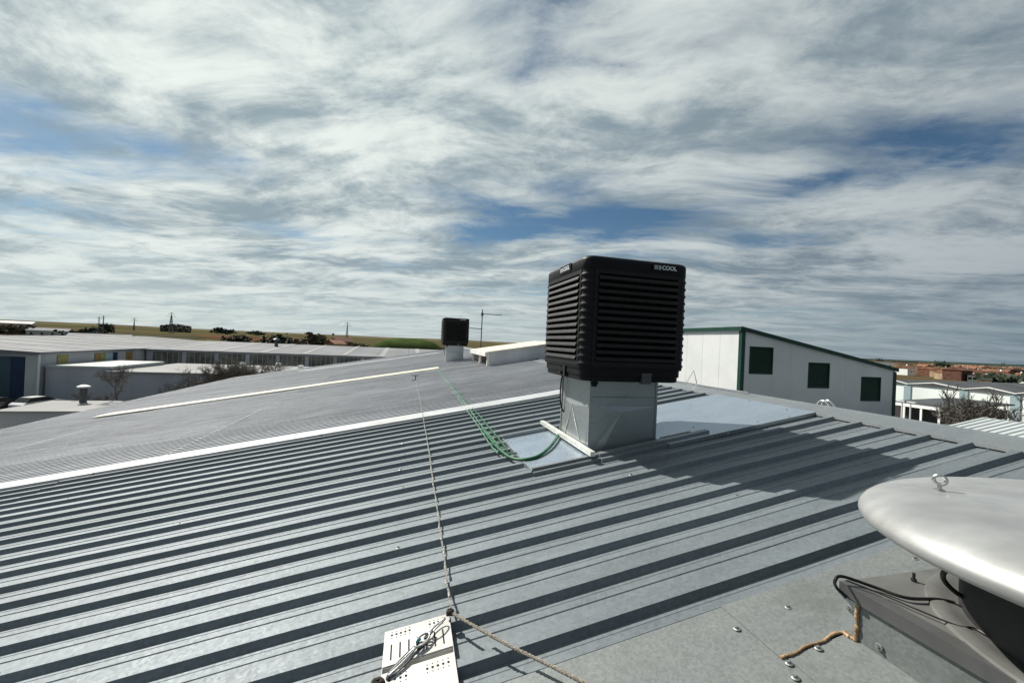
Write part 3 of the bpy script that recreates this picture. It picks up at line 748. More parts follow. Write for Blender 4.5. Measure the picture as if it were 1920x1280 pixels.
# green hoses
def roofline(px, py, h): 
    p = roofpt(px, py, h); return Vector((p.x, p.y, RZ(p.x)+h))
hp = [Vector((2.0, 5.0, RZ(2.0)+.10)), roofline(1035, 833, .09), roofline(1012, 853, .075), roofline(985, 861, .07), roofline(962, 859, .065), roofline(946, 850, .065), roofline(925, 830, .065), roofline(905, 803, .065)]
mb = MB(); mb.tube(curve_pts(hp), .018, 10)
o = mb.obj('garden_hose', 'hose', origin=hp[0], smooth=60); tag(o, 'thick green hose curling from the near cooler duct over the zinc tray', 'hose')
lab = ['leftmost pale green pipe of the bundle running up the roof beside the wire rope', 'middle pale green pipe of the bundle running up the roof', 'right hand dark green pipe of the bundle running up the roof']
for k, dx in enumerate((-.075, -.005, .062)):
    P = []
    ys = [4.75, 5.2, 6.2, 7.3, 8.6, 10.5, 13, 16, 20]
    for i, y in enumerate(ys):
        x = 1.17+.012*(y-5)*(1 if y < 14 else .9)+dx*(1-.02*(y-5))+random.uniform(-.012, .012)
        hh = .058 if y < 7.7 else (.085 if y < 8.6 else .045)
        P.append(Vector((x, y, RZ(x)+hh)))
    if k == 1: P.insert(0, Vector((1.30, 4.60, RZ(1.3)+.066)))
    mb = MB(); cp_ = curve_pts(P, 6); mb.tube(cp_, [max(.006, .011-.0007*max(0, q.y-7)) for q in cp_], 6)
    o = mb.obj('green_pipe', 'hose2' if k < 2 else 'hose', origin=P[0], smooth=60); tag(o, lab[k], 'pipe')
    # cable ties
    if k == 1:
        for y in (5.1, 5.5, 5.9, 6.4, 6.9, 7.4, 8.9, 9.8, 10.8, 12):
            x = 1.17+.012*(y-5); m2 = MB()
            ring = [(x+.10*math.cos(2*math.pi*j/12), y+.01*math.sin(2*math.pi*j/12), RZ(x)+.062+.022*math.sin(2*math.pi*j/12)) for j in range(13)]
            m2.tube(ring, .004, 4, caps=False); m2.tube([(x+.09, y, RZ(x)+.07), (x+.14, y-.02, RZ(x)+.12)], .003, 4); m2.obj('cable_tie', 'hose2', o)
# wire rope lifeline
KN = roofline(845, 1147, .095)
wp = [KN]
for (px, py, hh) in ((838, 1085, .07), (828, 1010, .058), (818, 945, .056), (806, 860, .056), (795, 790, .066), (785, 738, .05), (779, 712, .05)):
    wp.append(roofline(px, py, hh))
end = wp[-1]
mb = MB(); pts = [q_+Vector((.003*math.sin(i_*.35)+.0015*math.sin(i_*.9), 0, .003*math.sin(i_*.9))) for i_, q_ in enumerate(curve_pts(wp, 14))]; pts[0] = KN
for ph in (0, math.pi):
    P = []
    for i, p in enumerate(pts):
        a = i*1.3+ph; P.append(p+Vector((math.cos(a)*.0028, 0, math.sin(a)*.0028)))
    mb.tube(P, .0042, 5)
o = mb.obj('lifeline_rope', 'wire', origin=KN, smooth=60); tag(o, 'thin grey safety rope stretched straight up the roof from the white anchor plate', 'rope')
for i in range(8, len(pts)-20, 5):
    p = pts[i]; m2 = MB(); m2.tube([p+Vector((0, -.02, 0)), p+Vector((0, .02, 0))], .0085, 6); m2.obj('rope_clip', 'wire', o)
p = end; mb = MB(); mb.box((p.x-.12, p.y-.08, RZ(p.x)+.02), (p.x+.12, p.y+.08, RZ(p.x)+.05)); mb.tube([(p.x, p.y, RZ(p.x)+.03), (p.x, p.y, RZ(p.x)+.22)], .018, 8)
mb.tube([(p.x-.12, p.y, RZ(p.x)+.20), (p.x+.12, p.y, RZ(p.x)+.20)], .012, 6)
tag(mb.obj('anchor_post', 'mast', origin=(p.x, p.y, RZ(p.x)), smooth=30), 'small dark anchor post on the roof at the far end of the thin safety rope', 'anchor')
# tan rope leaving to the lower right
rp = [KN, roofline(893, 1175, .10), roofline(960, 1212, .10), roofline(1030, 1246, .10), roofline(1100, 1282, .10)]
dv = (rp[-1]-rp[-2]); rp.append(rp[-1]+dv*2); rp.append(rp[-1]+dv*2)
pts = curve_pts(rp, 24); mb = MB()
for ph in (0, 2.09, 4.19):
    P = []
    for i, p in enumerate(pts):
        a = i*.9+ph; P.append(p+Vector((math.cos(a)*.0034, math.cos(a)*.0034, math.sin(a)*.0045)))
    mb.tube(P, .0042, 5)
tag(mb.obj('tan_rope', 'rope', origin=KN, smooth=60), 'tan braided rope running from the knot down to the lower right', 'rope')

# anchor plate with holes and slots
ap = thing('anchor_plate', 'white perforated safety anchor plate with a carabiner at the bottom of the photo', 'anchor plate', (.11, 2.0, RZ(.11)+.045))
def pl(x, y, h): return Vector((x, y, RZ(x)+h))
x0, x1 = -.055, .272
def plate_sheet(y0, y1, h, name='plate_section'):
    mb = MB(); mb.slab(x0, x1, y0, y1, RZ, h-.006, h); return mb.obj(name, 'plate', ap, smooth=0)
ps1 = plate_sheet(1.955, 2.19, .062)
ps2 = plate_sheet(1.70, 1.915, .062)
mb = MB(); mb.slab(x0, x1, 1.9155, 1.9545, RZ, .018, .024); mb.slab(x0, x1, 1.950, 1.9545, RZ, .024, .056); mb.slab(x0, x1, 1.9155, 1.920, RZ, .024, .056); mb.obj('channel', 'plate', ap, smooth=0)
mb = MB(); mb.slab(x0-.002, x0, 1.70, 2.19, RZ, .036, .062); mb.slab(x1, x1+.002, 1.70, 2.19, RZ, .036, .062); mb.obj('plate_edge', 'plate', ap, smooth=0)
def holes(pts, r, par):
    mb = MB()
    for (x, y) in pts:
        n = 10; mb.add([(x+r*math.cos(2*math.pi*k/n), y+r*math.sin(2*math.pi*k/n), RZ(x)+.0632) for k in range(n)], [tuple(range(n))])
    return mb
hp_ = [(x0+.035+.022*i, 2.150) for i in range(5)]+[(x1-.035-.022*i, 2.150) for i in range(4)]
sp_ = [(x0+.035+.022*i, 2.150+s) for i in range(5) for s in (.021, -.021)]+[(x1-.035-.022*i, 2.150+s) for i in range(4) for s in (.021, -.021)]
def holeobj(par, big, small, slots):
    mb = holes(big, .0062, par); m2 = holes(small, .0028, par); mb.add(m2.v, m2.f)
    for (x, ya, yb) in slots:
        mb.add([(x-.0035, ya, RZ(x-.0035)+.0632), (x+.0035, ya, RZ(x+.0035)+.0632), (x+.0035, yb, RZ(x+.0035)+.0632), (x-.0035, yb, RZ(x-.0035)+.0632)], [(0, 1, 2, 3)])
    mb.obj('drilled_holes', 'hole', par, smooth=0)
holeobj(ps1, hp_, sp_, [(x0+.035+.042*i, 1.985, 2.085) for i in range(7)])
holeobj(ps2, [(x1-.03-.024*i, 1.865) for i in range(5)]+[(x0+.035+.024*i, 1.865) for i in range(4)], [(x1-.03-.024*i, 1.865+s) for i in range(5) for s in (.022, -.022)]+[(x0+.035+.024*i, 1.865+s) for i in range(4) for s in (.022, -.022)], [])
# shackle, carabiner, thimbles, knot
def oval(c, u, v, a, b, r, n=24):
    P = [Vector(c)+Vector(u)*a*math.cos(2*math.pi*k/n)+Vector(v)*b*math.sin(2*math.pi*k/n) for k in range(n+1)]
    mb = MB(); mb.tube(P, r, 7, caps=False); return mb
A = pl(-.05, 1.86, .075); B = KN
u = (B-A).normalized(); v = u.cross(Vector((0, 0, 1))).normalized()
v2 = (v*.75+Vector((0, 0, .5))).normalized()
def along(s): return A.lerp(B, s)
oval(along(.78), u, v2, .052, .019, .0042).obj('thimble', 'steel', ap, smooth=60)
oval(along(.54)+Vector((0, 0, .006)), u, v, .044, .024, .0055).obj('carabiner', 'steel', ap, smooth=60)
m2 = oval(along(.64), u, v2, .028, .014, .005); m2.obj('shackle', 'mast', ap, smooth=60)
m2 = MB(); q = along(.52)+v*-.020; m2.tube([q-u*.012, q+u*.012], .0088, 10); m2.obj('tape_band', 'teal', ap)
m2 = MB(); q = along(.50)+v*.020; m2.tube([q-u*.02, q+u*.026], .009, 8); m2.obj('gate_sleeve', 'housing', ap)
oval(along(.26), u, v2, .085, .016, .0045).obj('eye_loop', 'steel', ap, smooth=60)
m2 = oval(along(.30)-Vector((0, 0, .008)), u, v, .11, .020, .0042); m2.obj('eye_loop', 'mast', ap, smooth=60)
# knots of dark rope
def knot(c, s, name, label):
    rnd = random.Random(int(c.x*1000)); P = []
    for k in range(26):
        a = k*1.15; P.append(c+Vector((math.cos(a)*s*(.7+.3*math.sin(k)), math.sin(a)*s*.6*(.7+.3*math.cos(2*k)), math.sin(a*.7)*s*.6)))
    mb = MB(); mb.tube(curve_pts(P, 4), s*.33, 6)
    tag(mb.obj(name, 'ropedark', origin=c, smooth=60), label, 'knot')
knot(KN, .020, 'rope_knot', 'small dark knot where the tan rope meets the safety rope, above the anchor plate')
knot(A-u*.02, .030, 'rope_knot', 'thick dark knot at the lower left end of the carabiner on the anchor plate')
P = curve_pts([A, A+Vector((-.06, -.03, .0)), A+Vector((-.14, -.05, -.01)), A+Vector((-.3, -.10, -.01))], 12)
mb = MB(); mb.tube(P, .014, 8); tag(mb.obj('rope_tail', 'ropedark', origin=A, smooth=60), 'dark rope tail leaving the frame below the anchor plate', 'rope')

# ridge bracket, loose cable by the ridge
bx = RX+.12; P = [at_x(1531, 776, bx), at_x(1533, 757, bx), at_x(1541, 751, bx), at_x(1549, 754, bx), at_x(1560, 767, bx), at_x(1566, 771, bx)]
mb = MB(); mb.tube(curve_pts(P, 6), .014, 8); P2 = [p+Vector((.12, .03, 0)) for p in P]; mb.tube(curve_pts(P2, 6), .012, 8); mb.tube([P[4], P2[4]], .012, 6); mb.tube([P[-1]-Vector((0, 0, .03)), P[-1]+Vector((0, 0, .02))], .03, 8)
tag(mb.obj('roof_hook', 'steel', origin=P[0], smooth=50), 'bent bright steel roof hook standing on the ridge below the middle green shutter', 'hook')
P = [Vector((RX-.05, y, RZ(RX)+.075+.004*math.sin(y*5))) for y in [5.2+.45*k for k in range(40)]]
mb = MB(); mb.tube(P, .008, 5); tag(mb.obj('ridge_cable', 'mast', origin=P[0], smooth=60), 'thin dark cable lying along the ridge cap beyond the near cooler', 'cable')
p = at_x(1300, 716, RX+.05)
mb = MB(); top = p+Vector((0, 0, .22))
for a in range(3): mb.tube([p+Vector((.08*math.cos(a*2.1), .16*math.sin(a*2.1), -.02)), top], .005, 4)
tag(mb.obj('wire_tripod', 'steel', origin=p, smooth=0), 'tiny thin wire tripod standing on the ridge in front of the white wall', 'tripod')

# ------------------------------------------------------------------ raised shed at the ridge, antenna
sh = thing('roof_monitor', 'low white raised roof housing with a cream top and open front, beyond the near cooler', 'roof housing', (4.2, 18, RZ(4.2)))
xa, xb, ya, yb = 3.24, 6.3, 16.25, 20.3
def ZS(x): return RZ(xa)+.60+S*1.0*(x-xa)
def ZB(x): return RZ(x) if x < RX else RR(x)
for (y0, y1) in ((ya, ya+.05), (yb-.05, yb)):
    mb = MB(); mb.hexa([(xa, y0, ZB(xa)), (RX, y0, ZB(RX)), (RX, y1, ZB(RX)), (xa, y1, ZB(xa)), (xa, y0, ZS(xa)), (RX, y0, ZS(RX)), (RX, y1, ZS(RX)), (xa, y1, ZS(xa))])
    mb.hexa([(RX, y0, ZB(RX)), (xb, y0, ZB(xb)), (xb, y1, ZB(xb)), (RX, y1, ZB(RX)), (RX, y0, ZS(RX)), (xb, y0, ZS(xb)), (xb, y1, ZS(xb)), (RX, y1, ZS(RX))]); mb.obj('side_wall', 'shedgrey', sh, smooth=0)
mb = MB(); mb.box((xb-.05, ya+.05, ZB(xb)), (xb, yb-.05, ZS(xb))); mb.obj('back_wall', 'shedgrey', sh, smooth=0)
nb = 9; src = None
for k in range(nb):
    y0 = ya-.1+(yb-ya+.2)*k/nb; y1 = ya-.1+(yb-ya+.2)*(k+1)/nb-.02
    mb = MB(); mb.hexa([(xa-.14, y0, ZS(xa-.14)), (xb+.1, y0, ZS(xb+.1)), (xb+.1, y1, ZS(xb+.1)), (xa-.14, y1, ZS(xa-.14)), (xa-.14, y0, ZS(xa-.14)+.05), (xb+.1, y0, ZS(xb+.1)+.05), (xb+.1, y1, ZS(xb+.1)+.05), (xa-.14, y1, ZS(xa-.14)+.05)]); mb.obj('roof_panel', 'shedroof', sh, smooth=0)
mb = MB(); mb.box((xa-.22, ya-.1, ZS(xa-.14)-.14), (xa-.145, yb+.1, ZS(xa-.14)+.04)); mb.obj('fascia', 'shed', sh, smooth=0)
for y in (ya+.02, ya+1.9, yb-.1):
    mb = MB(); mb.box((xa-.11, y, ZB(xa-.1)), (xa-.01, y+.09, ZS(xa-.1)-.002)); mb.obj('post', 'shed', sh, smooth=0)
mb = MB(); mb.box((xa+.3, ya+.06, ZB(xa+.3)), (xa+.34, yb-.06, ZS(xa+.3)-.01)); mb.obj('inner_panel', 'brown', sh, smooth=0)
an = at_y(902, 640, 21.5); ax, ay = an.x, 21.5
am = thing('tv_antenna', 'thin dark antenna mast with two side arms against the sky', 'antenna', (ax, ay, RZ(ax)))
top = at_y(902, 580, ay).z
mb = MB(); mb.tube([(ax, ay, RZ(ax)), (ax, ay, top)], .028, 8); mb.obj('mast', 'mast', am)
def arm(x0, x1, z, n, eh, name='yagi_arm'):
    mb = MB(); mb.tube([(x0, ay, z), (x1, ay, z-.03)], .018, 6)
    for k in range(n):
        t = (k+.5)/n; x = x0+(x1-x0)*t; mb.tube([(x, ay-.02, z-eh), (x, ay+.02, z+eh*.5)], .006, 4)
    mb.obj(name, 'mast', am)
arm(ax-.05, at_y(942, 588, ay).x, at_y(908, 588, ay).z, 9, .05)
arm(at_y(880, 614, ay).x, ax, at_y(890, 615, ay).z, 6, .06)
mb = MB(); mb.box((ax-.06, ay-.05, at_y(902, 592, ay).z), (ax+.06, ay+.05, at_y(902, 586, ay).z)); mb.obj('mast_box', 'mast', am, smooth=0)

# ------------------------------------------------------------------ white gable building with green trim
WX, WY, WXR, WYB = 14.0, 14.39, 23.24, 27.0
zL, zR = CAM.z+1.09, CAM.z-.47
wb = thing('white_building', 'white panelled building with dark green trim and three green shuttered openings', 'building', (18, 20, 0))
def ZW(x): return zL+(zR-zL)*(x-WX)/(WXR-WX)
mb = MB(); t = .12
# gable wall cut into vertical panels, with openings left for the shutters
wins = []
for (a, b, c, d) in ((1406, 649, 1448, 702), (1516, 679, 1554, 728), (1615, 706, 1650, 752)):
    p, q = at_y(a, b, WY), at_y(c, d, WY); wins.append((p.x, q.x, q.z, p.z))
xs = sorted([WX, WXR]+[w[0] for w in wins]+[w[1] for w in wins])
def seg(xa_, xb_, za, zb, side='top'):
    mb = MB(); f = (lambda x: ZW(x)) if zb is None else (lambda x: zb)
    mb.hexa([(xa_, WY, za), (xb_, WY, za), (xb_, WY+t, za), (xa_, WY+t, za), (xa_, WY, f(xa_)), (xb_, WY, f(xb_)), (xb_, WY+t, f(xb_)), (xa_, WY+t, f(xa_))])
    mb.obj('wall_panel', 'wpanel', wb, smooth=0)
for i in range(len(xs)-1):
    w = [w for w in wins if abs(w[0]-xs[i]) < 1e-6]
    if w: seg(xs[i], xs[i+1], 0, w[0][2]); seg(xs[i], xs[i+1], w[0][3], None)
    else:
        n = max(1, round((xs[i+1]-xs[i])/1.1))
        for k in range(n): seg(xs[i]+(xs[i+1]-xs[i])*k/n+.004, xs[i]+(xs[i+1]-xs[i])*(k+1)/n-.004, 0, None)
for (a, b, z0, z1) in wins:
    mb = MB(); fw_ = .05
    mb.box((a, WY-.015, z0), (a+fw_, WY+.08, z1)); mb.box((b-fw_, WY-.015, z0), (b, WY+.08, z1)); mb.box((a+fw_, WY-.014, z0), (b-fw_, WY+.08, z0+fw_)); mb.box((a+fw_, WY-.014, z1-fw_), (b-fw_, WY+.08, z1))
    sw = mb.obj('shutter_frame', 'gwin', wb, smooth=0)
    n = 12
    for k in range(n):
        za = z0+fw_+(z1-z0-2*fw_)*k/n; zz = za+(z1-z0-2*fw_)/n*.85
        mb = MB(); mb.hexa([(a+fw_, WY+.0, za), (b-fw_, WY+.0, za), (b-fw_, WY+.02, za), (a+fw_, WY+.02, za), (a+fw_, WY+.045, zz), (b-fw_, WY+.045, zz), (b-fw_, WY+.065, zz), (a+fw_, WY+.065, zz)])
        mb.obj('shutter_slat', 'gwin', sw, smooth=0)
    mb = MB(); mb.box((a, WY+.085, z0), (b, WY+.11, z1)); mb.obj('shutter_back', 'gwin', sw, smooth=0)
n = 11
for k in range(n):
    y0 = WY+t+(WYB-WY-t)*k/n; y1 = WY+t+(WYB-WY-t)*(k+1)/n
    mb = MB(); mb.box((WX, y0+.006, 0), (WX+t, y1-.006, zL)); mb.obj('wall_panel', 'wpanel', wb, smooth=0)
mb = MB(); mb.box((WX+.02, WY+t, 0), (WX+.04, WYB, zL-.02)); mb.box((WX+.1, WY+.03, 0), (WXR-.1, WY+.05, zR-.2)) if False else None
mb.obj('panel_joint', 'shedgrey', wb, smooth=0)
mb = MB(); mb.box((WXR-t, WY+t, 0), (WXR, WYB, zR-.02)); mb.box((WX+t, WYB-.1, 0), (WXR-t, WYB, zR-.05)); mb.obj('back_wall', 'wpanel', wb, smooth=0)
mb = MB(); e = .06
mb.hexa([(WX-.08, WY-e, ZW(WX)-.02), (WXR+.08, WY-e, ZW(WXR)-.02), (WXR+.08, WYB+.1, ZW(WXR)-.02), (WX-.08, WYB+.1, ZW(WX)-.02), (WX-.08, WY-e, ZW(WX)+.06), (WXR+.08, WY-e, ZW(WXR)+.06), (WXR+.08, WYB+.1, ZW(WXR)+.06), (WX-.08, WYB+.1, ZW(WX)+.06)])
mb.obj('roof', 'darkroof', wb, smooth=0)
mb = MB()
hh = .17
mb.hexa([(WX-.085, WY-e-.03, ZW(WX)-hh+.07), (WXR+.085, WY-e-.03, ZW(WXR)-hh+.07), (WXR+.085, WY-e-.004, ZW(WXR)-hh+.07), (WX-.085, WY-e-.004, ZW(WX)-hh+.07), (WX-.085, WY-e-.03, ZW(WX)+.075), (WXR+.085, WY-e-.03, ZW(WXR)+.075), (WXR+.085, WY-e-.004, ZW(WXR)+.075), (WX-.085, WY-e-.004, ZW(WX)+.075)])
o = mb.obj('verge_trim', 'gtrim', wb, smooth=0)
mb = MB(); mb.box((WX-.11, WY-e-.002, zL-hh+.07), (WX-.082, WYB+.1, zL+.07)); mb.obj('eave_trim', 'gtrim', wb, smooth=0)
for x, z in ((WX, zL), (WXR, zR)):
    mb = MB(); s_ = 1 if x == WX else -1
    xa_ = x-.03 if s_ > 0 else x-.16; mb.box((xa_, WY-.035, 0), (xa_+.19, WY-.004, z-.11))
    if s_ > 0: mb.box((x-.03, WY-.004, 0), (x-.004, WY+.14, z-.11))
    mb.obj('corner_trim', 'gtrim', wb, smooth=0)

# neighbour roof beyond the ridge, lower right
nb_ = thing('neighbour_shed', 'pale corrugated shed roof just beyond the ridge at the right edge', 'shed', (18, 4, 0))
def NZ(x): return 7.18+.155*(x-20.5)
pts = profile(.25, 4, .035, .06, .03, groove=False)
src = None; y0n, cnt = 2.6, 9
for i in range(cnt):
    mb = MB(); mb.loft([[(x, y0n+i*1.0+y, NZ(x)+z) for y, z in pts] for x in (20.5, 24)], closed=False)
    mb.obj('roof_sheet', 'whitesheet', nb_, smooth=0)
mb = MB(); mb.box((20.7, 2.7, 0), (20.9, 11.5, NZ(20.7)-.05)); mb.box((27.2, 2.7, 0), (27.4, 11.5, 7.1)); mb.box((20.9, 11.3, 0), (27.2, 11.5, 7.0)); mb.obj('wall', 'wallgrey', nb_, smooth=0)
mb = MB(); mb.loft([[(24.0, y, NZ(24)), (27.5, y, NZ(24)-.55), (27.5, y, NZ(24)-.6), (24.0, y, NZ(24)-.05)] for y in (2.6, 11.6)], True, True, True); mb.obj('roof_slope', 'fibre', nb_, smooth=0)
nd = thing('flat_annexe', 'low dark flat roof just beyond the ridge, left of the pale corrugated roof', 'annexe', (24, 12.7, 0))
mb = MB(); mb.box((22.1, 11.9, 0), (26, 13.7, 6.75)); mb.obj('wall', 'wallgrey', nd, smooth=0)
mb = MB(); mb.box((21.9, 11.75, 6.75), (26.2, 13.9, 6.95)); mb.obj('roof_slab', 'darkroof', nd, smooth=0)

# ------------------------------------------------------------------ industrial estate on the left
def boxpart(par, name, a, b, mat, label=None, smooth=0):
    mb = MB(); mb.box(a, b); o = mb.obj(name, mat, par, smooth=0)
    if label: o['label'] = label
    return o
LA = thing('factory', 'grey factory with blue doors and yellow panels under a long sheet roof, far left', 'factory', (-60, 78, 0))
boxpart(LA, 'wall', (-90, 62, 0), (-44, 80, 6), 'wallgrey')
for x0, x1, m_ in ((-47.9, -46.6, 'teald'), (-50.5, -48.0, 'teald'), (-46.55, -45.3, 'blued')):
    boxpart(LA, 'door_panel', (x0, 61.93, .2), (x1, 61.995, 5.6), m_)
boxpart(LA, 'corner_panel', (-45.25, 61.95, 0), (-44.02, 61.995, 5.8), 'wallpale')
mb = MB(); mb.tube([(-43.85, 61.85, 0), (-43.85, 61.85, 5.9)], .11, 8); mb.obj('downpipe', 'white', LA)
Y = [(63.3, 66.5), (70.5, 73)]
for (px0, px1, m_) in ((108, 128, 'yellow'), (178, 186, 'ochre'), (187, 196, 'yellow'), (197, 211, 'pil'), (211, 220, 'blued'), (237, 248, 'ochre'), (285, 296, 'yellow'), (301, 312, 'pil'), (312, 321, 'blued'), (323, 335, 'yellow')):
    a = at_x(px0, 665, -43.95); b = at_x(px1, 665, -43.95)
    if b.y < 125: boxpart(LA, 'wall_panel', (-43.99, a.y, 2.2), (-43.9, b.y, 5.75), m_)
boxpart(LA, 'wall', (-90, 80, 0), (-44, 125, 6), 'wallpale')
def low_gable(par, x0, x1, y0, y1, ze, zr, mat, axis='x', strips=0, smat='fibrelight'):
    """roof whose ridge runs along `axis`, as sheets side by side"""
    n = max(1, int(((x1-x0) if axis == 'x' else (y1-y0))/6))
    for k in range(n):
        if axis == 'x':
            a, b = x0+(x1-x0)*k/n, x0+(x1-x0)*(k+1)/n-.05; ym = (y0+y1)/2
            mb = MB(); mb.loft([[(x, y0, ze), (x, ym, zr), (x, y1, ze), (x, y1, ze-.2), (x, y0, ze-.2)] for x in (b, a)], True, True, True)
        else:
            a, b = y0+(y1-y0)*k/n, y0+(y1-y0)*(k+1)/n-.05; xm = (x0+x1)/2
            mb = MB(); mb.loft([[(x0, y, ze), (xm, y, zr), (x1, y, ze), (x1, y, ze-.2), (x0, y, ze-.2)] for y in (a, b)], True, True, True)
        mb.obj('roof_section', mat, par, smooth=0)
    if strips:
        for k in range(strips):
            if axis == 'x':
                x = x0+(x1-x0)*(k+.5)/strips
                mb = MB(); ym = (y0+y1)/2; w_ = .45
                mb.loft([[(xx, y0+.2, ze+.05), (xx, ym, zr+.05), (xx, ym, zr+.03), (xx, y0+.2, ze+.03)] for xx in (x+w_, x-w_)], True, True, True)
            else:
                y = y0+(y1-y0)*(k+.5)/strips; xm = (x0+x1)/2; w_ = .5
                mb = MB(); mb.loft([[(x1-.2, yy, ze+.05), (xm, yy, zr+.05), (xm, yy, zr+.03), (x1-.2, yy, ze+.03)] for yy in (y+w_, y-w_)], True, True, True)
            mb.obj('rooflight', smat, par, smooth=0)
low_gable(LA, -90.3, -43.7, 61.7, 125.3, 6.22, 7.35, 'fibre', axis='y', strips=9)
LB = thing('factory', 'long dark windowed factory with ribbed grey roof stretching behind the lower sheds', 'factory', (-20, 95, 0))
boxpart(LB, 'wall', (-43.6, 82, 0), (12, 112, 5.9), 'wallgrey')
low_gable(LB, -43.6, 12.4, 81.6, 125, 6.12, 7.35, 'fibre', axis='x', strips=8)
nb2 = 11
for k in range(nb2):
    a = -42.6+k*4.9
    f_ = boxpart(LB, 'window', (a, 81.9, 2.9), (a+4.2, 81.98, 5.7), 'glazing')
    for j in range(5): boxpart(f_, 'mullion', (a+4.2*(j+.5)/5-.03, 81.86, 2.9), (a+4.2*(j+.5)/5+.03, 81.895, 5.7), 'wallgrey')
B0 = thing('low_building', 'flat grey windowless block between the blue door and the bare tree', 'building', (-40, 66, 0))
boxpart(B0, 'wall', (-43.7, 62.6, 0), (-37.1, 74, 4.35), 'wallgrey'); boxpart(B0, 'parapet', (-43.75, 62.5, 4.35), (-37.0, 74.1, 4.6), 'wallpale')
B1 = thing('low_building', 'flat pale-roofed grey block behind the bare shrubs', 'building', (-28, 70, 0))
boxpart(B1, 'wall', (-37, 62, 0), (-16, 78, 3.9), 'wallgrey'); boxpart(B1, 'roof_slab', (-37.2, 61.8, 3.9), (-15.8, 78.2, 4.08), 'fibrelight')
boxpart(B1, 'door', (-26.0, 61.92, .1), (-23.9, 61.995, 3.8), 'teald')
for (x, y) in ((-22, 76), (-17.5, 72), (-27, 75)): boxpart(B1, 'roof_vent', (x, y, 4.08), (x+.7, y+.7, 4.7), 'white')
B2 = thing('small_shed', 'small white-roofed shed with a chimney pipe at the foot of the bare tree', 'shed', (-30, 47, 0))
boxpart(B2, 'wall', (-34.2, 44.3, 0), (-24, 50, 2.0), 'wallgrey'); boxpart(B2, 'roof_slab', (-34.4, 44.1, 2.0), (-23.8, 50.2, 2.15), 'fibrelight')
p = at_y(156, 745, 49); mb = MB(); mb.tube([(p.x, 49, 2.1), (p.x, 49, at_y(156, 727, 49).z)], .28, 10); pp = mb.obj('chimney_pipe', 'mast', B2)
mb = MB(); zt_ = at_y(156, 726, 49).z; mb.lathe([(.5, 0), (.5, .12), (.2, .25)], (p.x, 49, zt_), 12); mb.obj('pipe_cap', 'white', pp)
B3 = thing('low_building', 'low flat-roofed annexe with small roof vents in front of the long factory', 'building', (-5, 70, 0))
boxpart(B3, 'wall', (-15.5, 63, 0), (14, 80, 3.0), 'wallgrey'); boxpart(B3, 'roof_slab', (-15.6, 62.8, 3.0), (14.2, 80.2, 3.2), 'fibrelight')

# cars in the yard, far left
def car(loc, rz, mat, label, wagon=False):
    t = thing('parked_car', label, 'car', (0, 0, 0), 'cars parked by the blue factory doors')
    prof = [(-2.1, .35), (-2.15, .75), (-1.9, .95), (-1.2, 1.02), (1.0, 1.0), (1.9, .85), (2.1, .65), (2.1, .35)]
    mb = MB(); mb.loft([[(x, y*1.0, z) for x, z in prof] for y in (-.82, .82)], True, True, True); mb.obj('body', mat, t, smooth=40)
    cab = [(-1.75, .98), (-1.35, 1.42), (-.2, 1.46), (.35, 1.40), (1.05, .98)]
    mb = MB(); mb.loft([[(x, y*(1 if z < 1.1 else .86), z) for x, z in cab] for y in (-.78, .78)], True, True, True); mb.obj('cabin', 'glass', t, smooth=0)
    mb = MB(); mb.box((-1.2, -.62, 1.44), (.1, .62, 1.475)); mb.obj('roof', mat, t, smooth=0)
    for x in (-1.35, 1.3):
        for y in (-.80, .64):
            mb = MB(); mb.tube([(x, y, .33), (x, y+.16, .33)], .33, 14); mb.obj('wheel', 'rubber', t)
    t.location = loc; t.rotation_euler = (0, 0, rz)
car((-43.5, 56.5, .02), R(80), 'car', 'dark parked car nearest the grey corner of the blue-doored factory')
car((-46.6, 55.6, .02), R(85), 'car', 'dark parked car in the middle of the far left yard')
car((-40.6, 57.5, .02), R(75), 'carw', 'pale parked car furthest right in the yard by the factory')

# ------------------------------------------------------------------ trees
def bare_tree(name, label, loc, h, seed, spread=.5, levels=5, group=None, tmin=.012, lean=0, dense=3):
    rnd = random.Random(seed); t = thing(name, label, 'tree', loc, group)
    tr = MB(); tw = MB()
    def grow(p, d, l, r, lv):
        seg = 3; P = [p.copy()]; rs = [r]
        for k in range(seg):
            d = (d+Vector((rnd.gauss(0, .13), rnd.gauss(0, .13), rnd.gauss(.03, .08)))).normalized()
            p = p+d*(l/seg); P.append(p.copy()); rs.append(r*(1-.35*(k+1)/seg))
        (tr if lv >= levels-1 else tw).tube(P if lv > 1 else [P[0], P[-1]], rs if lv > 1 else [rs[0], rs[-1]], 5 if lv > 2 else 3, caps=False)
        if lv <= 0: return
        n = dense if lv > 1 else dense+1
        for k in range(n):
            a = rnd.uniform(0, 6.28); s_ = spread*rnd.uniform(.6, 1.4)
            o1 = d.orthogonal().normalized(); o2 = d.cross(o1)
            nd = (d+(o1*math.cos(a)+o2*math.sin(a))*s_*1.2+Vector((0, 0, .12))).normalized()
            b = P[rnd.randint(1, 3)] if k else P[-1]
            grow(b.copy(), nd, l*rnd.uniform(.6, .85), max(tmin, rs[-1]*(.78 if k == 0 else .66)), lv-1)
    L = Vector(loc)
    grow(L.copy(), Vector((lean, 0, 1)).normalized(), h*.36, h*.024, levels)
    tr.obj('trunk', 'bark', t, smooth=60); tw.obj('crown', 'twig', t, smooth=0)
    return t
